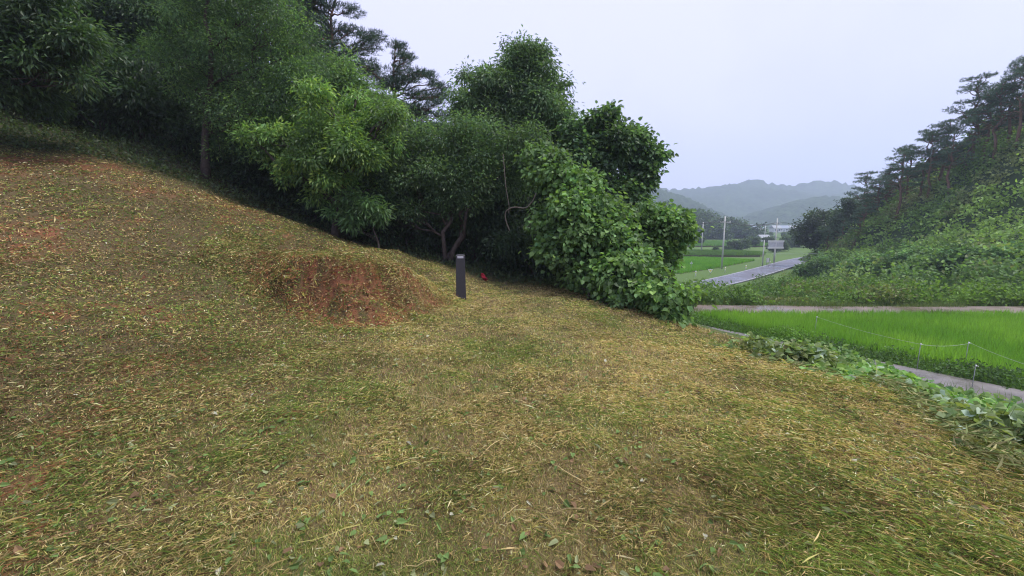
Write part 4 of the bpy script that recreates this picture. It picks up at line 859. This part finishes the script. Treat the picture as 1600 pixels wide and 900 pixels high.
rm.add(*leaf_geo(np.stack([x, y, H(x, y)], -1), nrm(np.c_[rng.normal(size=(m, 2)) * .5 + np.array((.1, -.45)), np.ones(m) * .55]), rdir(rng, m), rng.uniform(.03, .09, m), .009, c, 'needle', droop=.35))
tag(rm.build('rim_grass', M_grass), 'longer grass fringing the rim above the bare red mound face', 'grass', kind='stuff')

# ------------------------------------------------------------------ electric fence by the lane
def fence_post(px, py, d, h, label, insul=True):
    b = at(px, py, d); z = hz(b[0], d); t = thing('fence_post', label, 'fence post', (b[0], d, z), 'electric fence posts beside the lane')
    m = MB(); m.tube(np.array([(0, 0, -.2), (.01, 0, h)]), .009, 6); m.build('rod', M_grey, t, True)
    m = MB(); m.tube(np.array([(.01, -.012, h - .06), (.01, -.012, h - .02)]), .016, 8); m.tube(np.array([(.01, -.03, h - .04), (.01, -.075, h - .035)]), .008, 6); m.build('insulator', M_white, t, True)
    return np.array((b[0], d - .07, z + h - .035))
f1 = fence_post(1431, 588, 12.75, .95, 'thin grey fence post on the verge nearer the kudzu thicket')
f2 = fence_post(1506, 580, 13.1, .9, 'thin grey fence post standing in the rice with white rope tied at its top')
f3 = fence_post(1518, 609, 11.0, .85, 'thin grey fence post on the lawn side of the lane without rope')
f0 = fence_post(1272, 533, 17.0, .9, 'thin grey fence post farthest along the verge toward the forest')
f4 = fence_post(1660, 660, 9.8, .95, 'thin grey fence post beyond the right edge of the picture')
def cable(name, pts, sag, r, mat, label, cat, group=None):
    m = MB()
    for a, b in zip(pts[:-1], pts[1:]):
        f = np.linspace(0, 1, 14)[:, None]; p = a + (b - a) * f; p[:, 2] -= (sag * 4 * f * (1 - f))[:, 0]; m.tube(p, r, 5)
    return tag(m.build(name, mat, None, True), label, cat, group)
cable('fence_rope', [f0, f1, f2, f4], .07, .0038, M_rope, 'thin white electric fence rope strung along the rice paddy', 'rope')

# ------------------------------------------------------------------ poles, wires, signs along the road
G_P = 'concrete utility poles in the valley'
def upole(px, py, d, top, label, arm=None, armw=1.0, r=.16):
    b = at(px, py, d); z = hz(b[0], d); h = at(px, top, d)[2] - z
    t = thing('utility_pole', label, 'utility pole', (b[0], d, z), G_P)
    m = MB(); m.tube(np.array([(0, 0, -.4), (0, 0, h)]), (r, r * .62), 10); m.build('shaft', M_pole, t, True)
    if arm:
        az = at(px, arm, d)[2] - z
        m = MB(); m.box((-armw, -r - .09, az - .06), (armw, -r + .01, az + .06)); m.build('crossarm', M_pole, t)
        for xx in (-armw * .92, -armw * .5, armw * .5, armw * .92):
            m = MB(); m.tube(np.array([(xx, -r - .04, az + .06), (xx, -r - .04, az + .14), (xx, -r - .04, az + .26)]), (.05, .07, .04), 8); m.build('insulator', M_white, t, True)
        return np.array((b[0], d, z + az))
    return np.array((b[0], d, z + h))
A1 = upole(1127.5, 421, 74, 338, 'tall pale utility pole with a crossarm standing in the rice beside the road', 348, .85)
A2 = upole(1096, 393, 118, 347, 'pale utility pole without crossarm in the terrace behind the tall crossarm pole', None)
A3 = upole(1066, 412, 86, 374, 'pale utility pole half hidden behind the vine covered bush', None, r=.14)
A5 = upole(1209, 409, 92, 341, 'utility pole with a short crossarm rising behind the billboard', 350, .75)
A6 = upole(1194, 378, 190, 352, 'far slim utility pole in front of the village roofs', None, r=.2)
A7 = upole(1191, 416, 79, 375, 'short bare pole at the roadside just left of the billboard', None, r=.13)
A8 = at(1420, 338, 112)
for j, (o_, nm) in enumerate([(-.78, 'left'), (.78, 'right'), (-.42, 'inner')]):
    cable('power_line', [at(860, 352, 70) + np.array((o_, 0, 0)), A1 + np.array((o_, -.2, .26)), A5 + np.array((o_ * .88, -.2, .26)), A8 + np.array((o_, 0, 0))], .7, .03, M_wire,
          'thin power line strung from the crossarm of the tall pole toward the hillside', 'power line', 'power lines across the valley')
cable('guy_cable', [at(1206, 396, 88), at(1330, 392, 60), at(1640, 372, 38)], .25, .022, M_pole, 'pale cable stretched low across the face of the right hand hill', 'cable')
# billboard
b = at(1210, 410, 84); z = hz(b[0], 84); t = thing('billboard', 'white roadside billboard on a single pole with two grey printed panels', 'billboard', (b[0], 84, z))
zt = at(1210, 375.5, 84)[2] - z; zb = at(1210, 388.5, 84)[2] - z; hw = 1.5
m = MB(); m.tube(np.array([(0, .12, -.3), (0, .12, zb + .6)]), .13, 10); m.build('post', M_pole, t, True)
m = MB(); m.box((-hw, -.06, zb), (hw, .06, zt)); m.build('board', M_white, t)
for a, c in ((zt - .02, .30), (zb + .30, .30)):
    m = MB(); m.box((-hw - .04, -.09, a - c + .02), (hw + .04, .09, a + .02)); m.build('rail', M_white, t)
for a in (-1, 1):
    m = MB(); m.box((a * .70 - .63, -.068, zb + .36), (a * .70 + .63, -.062, zt - .42)); m.build('printed_panel', M_panel, t)
for a in (-1.42, 1.42):
    m = MB(); m.box((a - .05, -.075, zb + .36), (a + .05, -.06, zt - .38)); m.build('frame_bar', M_grey, t)
# small white notice board
b = at(1200, 406, 82); z = hz(b[0], 82); t = thing('notice_board', 'small white upright notice board on two legs under the billboard', 'sign', (b[0], 82, z))
m = MB(); m.box((-.3, -.03, .5), (.3, .03, 1.35)); m.build('panel', M_white, t)
for a in (-.22, .22):
    m = MB(); m.box((a - .04, -.04, -.2), (a + .04, -.031, 1.4)); m.build('leg', M_grey, t)
# triangular signs
def tri_sign(px, py, d, s, up, label, mat, h):
    b = at(px, py, d); z = hz(b[0], d); t = thing('triangular_sign', label, 'road sign', (b[0], d, z))
    m = MB(); m.tube(np.array([(0, .05, -.2), (0, .05, h)]), .035, 6); m.build('post', M_grey, t, True)
    sg = 1 if up else -1; zz = h - .1; c = [(-s, 0), (s, 0), (0, sg * s * 1.5)]
    def tp(k, y0, y1):
        cx = np.mean([q[0] for q in c]); cz = np.mean([q[1] for q in c]); q = [(cx + (a - cx) * k, cz + (e - cz) * k) for a, e in c]
        return np.array([(a, y0, e + zz) for a, e in q] + [(a, y1, e + zz) for a, e in q])
    F = [np.array([[0, 1, 2], [5, 4, 3]]), np.array([[0, 3, 4, 1], [1, 4, 5, 2], [2, 5, 3, 0]])]
    m = MB(); m.add(tp(1, -.02, .02), F); m.build('plate', mat, t)
    m = MB(); m.add(tp(.62, -.026, -.022), F); m.build('plate_face', M_yel if not up else M_grey, t)
tri_sign(1110, 423, 64, .36, False, 'pale yellow and white triangular sign pointing down at the road edge', M_white, 1.0)
tri_sign(1080, 419, 72, .24, True, 'small white upright triangular sign in the rice near the bush', M_white, 1.2)
for px, py, d, lab in [(1165.5, 419, 71.5, 'short white roadside marker post right of the tall crossarm pole'), (1133, 422, 68, 'short white roadside marker post at the foot of the tall crossarm pole'), (1087, 428, 62, 'short white roadside marker post nearest the vine covered bush'), (1203, 411, 80, 'short yellowish roadside marker post below the billboard')]:
    b = at(px, py, d); z = hz(b[0], d); t = thing('marker_post', lab, 'marker post', (b[0], d, z), 'marker posts along the road')
    m = MB(); m.tube(np.array([(0, 0, -.2), (0, 0, .85), (0, 0, .9)]), (.07, .065, .03), 8); m.build('post', M_white, t, True)
    m = MB(); m.tube(np.array([(0, 0, .62), (0, 0, .74)]), .072, 8); m.build('reflector_band', M_yel, t, True)
# village
def house(px, py, d, wx, wy, hh, roof, label, rz=0.0, flat=False):
    b = at(px, py, d); z = hz(b[0], d); z = max(z, b[2] - hh * .2); t = thing('house', label, 'house', (b[0], d, z), rz=rz)
    m = MB(); m.box((-wx, -wy, -3), (wx, wy, hh)); m.build('walls', M_wall, t)
    m = MB(); e = .4
    m.add(np.array([(-wx - e, -wy - e, hh + .003), (wx + e, -wy - e, hh + .003), (wx + e, wy + e, hh + .003), (-wx - e, wy + e, hh + .003), (-wx - e, 0, hh + wy * .75), (wx + e, 0, hh + wy * .75)]),
          [np.array([[0, 1, 5, 4], [2, 3, 4, 5], [0, 3, 2, 1]]), np.array([[0, 4, 3], [1, 2, 5]])]); m.build('roof', roof, t)
    for a in (-.5, .5):
        m = MB(); m.box((a * wx - .6, -wy - .06, hh * .4), (a * wx + .6, -wy + .02, hh * .8)); m.build('window', M_glass, t)
    m = MB(); m.box((-.45, -wy - .05, 0), (.45, -wy + .02, hh * .7)); m.build('door', M_grey, t)
house(1163.5, 362, 330, 1.6, 3, 4.5, M_roofg, 'narrow white house at the left end of the far village')
house(1172, 360, 340, 3, 3, 2.8, M_roofb, 'low white house with blue grey roof second from left in the far village')
house(1187, 360, 345, 2.4, 3, 2.8, M_roofb, 'small white house in the middle of the far village')
house(1211, 363, 320, 2.6, 3, 2.8, M_roofg, 'larger white house behind the billboard pole in the far village')
house(1221, 362, 330, 4, 3, 2.6, M_roofb, 'low white house right of the larger one in the far village')
house(1236, 361, 340, 3.4, 3, 2.6, M_roofg, 'white house at the right end of the far village beside the hill trees')
house(1192, 376, 175, 1.7, 1.6, 1.5, M_roofg, 'small grey roofed shed among bushes left of the billboard')
# bushes and trees about the fields
def far_tree(seed):
    rng = np.random.default_rng(seed); t = thing('field_tree', '', 'tree', (0, 0, 0), 'small trees among the far fields')
    m = MB(); m.tube(bend((0, 0, -.3), (.1, 0, 2.6), rng, 5, .04), np.linspace(.16, .06, 5), 6); m.build('trunk', M_bark, t, True)
    m = MB(); foliage(m, rng, [(rng.uniform(-1.2, 1.2), rng.uniform(-1, 1), rng.uniform(1.5, 3.4), rng.uniform(.9, 1.4)) for _ in range(6)], 6, 7, .55, .38, (.045, .08, .035), rc=.6); m.build('crown', M_leaf, t); return t
FT = [far_tree(170), far_tree(171), far_tree(172)]
ft = [(1060, 170, 1.0, 'left of the wooded knoll foot, behind the bush'), (1095, 160, .7, 'left of the far pale field'), (1150, 128, .8, 'right of the far pale field'), (1165, 140, .8, 'left of the grey roofed shed'), (1178, 150, .8, 'just left of the shed roof'),
      (1203, 165, .75, 'right of the shed roof'), (1222, 130, .85, 'behind the right side of the billboard'), (1235, 140, 1.0, 'between the billboard and the round hillside tree'), (1250, 150, 1.6, 'against the round hillside tree'), (1140, 125, .5, 'below the far pale field'),
      (1120, 122, .45, 'in the hedge below the far pale field'), (1212, 125, .7, 'low behind the billboard post'), (1185, 200, .6, 'below the middle village house'), (1225, 230, .6, 'below the right village houses'), (1170, 240, .55, 'below the left village houses'), (1205, 250, .55, 'in front of the larger village house')]
for i, (px, d, sc, where) in enumerate(ft):
    x = at(px, 360, d)[0]; loc = (x, d, hz(x, d) - .2); lab = 'small hazy field tree ' + where
    if i < 3: o = FT[i]; o.location = loc; o.scale = (sc, sc, sc); o['label'] = lab
    else: dup(FT[i % 3], loc, i * 1.3, (sc, sc, sc * .95), lab)
for i, (px, d) in enumerate([(1318, 72), (1348, 70), (1380, 68), (1412, 66), (1440, 63), (1470, 61), (1500, 59), (1535, 57), (1570, 54), (1605, 52)]):
    x = at(px, 300, d)[0]; dup(FT[i % 3], (x, d, float(HILL(np.array([x]), np.array([d]))[0]) - .3), i * 1.7, (1.15, 1.15, .95),
        '%s dark understorey tree up the ridge, behind the hillside pine trunks' % ordn[i], 'understorey trees behind the hillside pines')
# woods on the knoll: one mass
rng = np.random.default_rng(181); kn = MB(); lob = []
c = np.array([at(a, b_, 235) for a, b_ in [(900, 330), (985, 322), (1020, 328), (1070, 340), (1110, 345), (1140, 353), (1158, 362), (1170, 374)]])
for i in range(210):
    x = rng.uniform(35, 119); d = rng.uniform(205, 250); ztop = np.interp(x, c[:, 0], c[:, 2]) - 1; f = (d - 203) / 30
    zz = -4 + (ztop + 4) * min(1, max(.05, f)); r = rng.uniform(2.2, 4.2); lob.append((x, d, zz + r * .4, r))
foliage(kn, rng, lob, .32, 7, 1.5, .95, (.04, .072, .032), rc=1.5, var=.45, out=.5)
tag(kn.build('knoll_woods', M_leaf), 'hazy woods covering the knoll beyond the far fields', 'woods', kind='stuff')

# ------------------------------------------------------------------ damp air
hm = bpy.data.materials.new('haze_air'); hm.use_nodes = True; n = hm.node_tree; n.nodes.clear()
o_ = n.nodes.new('ShaderNodeOutputMaterial'); v_ = n.nodes.new('ShaderNodeVolumePrincipled')
v_.inputs['Density'].default_value = .0007; v_.inputs['Color'].default_value = (.70, .81, 1.0, 1); v_.inputs['Anisotropy'].default_value = .1
n.links.new(v_.outputs[0], o_.inputs['Volume'])
m = MB(); m.box((-1560, -120, -12), (1560, 1680, 260)); tag(m.build('haze', hm), kind='stuff')
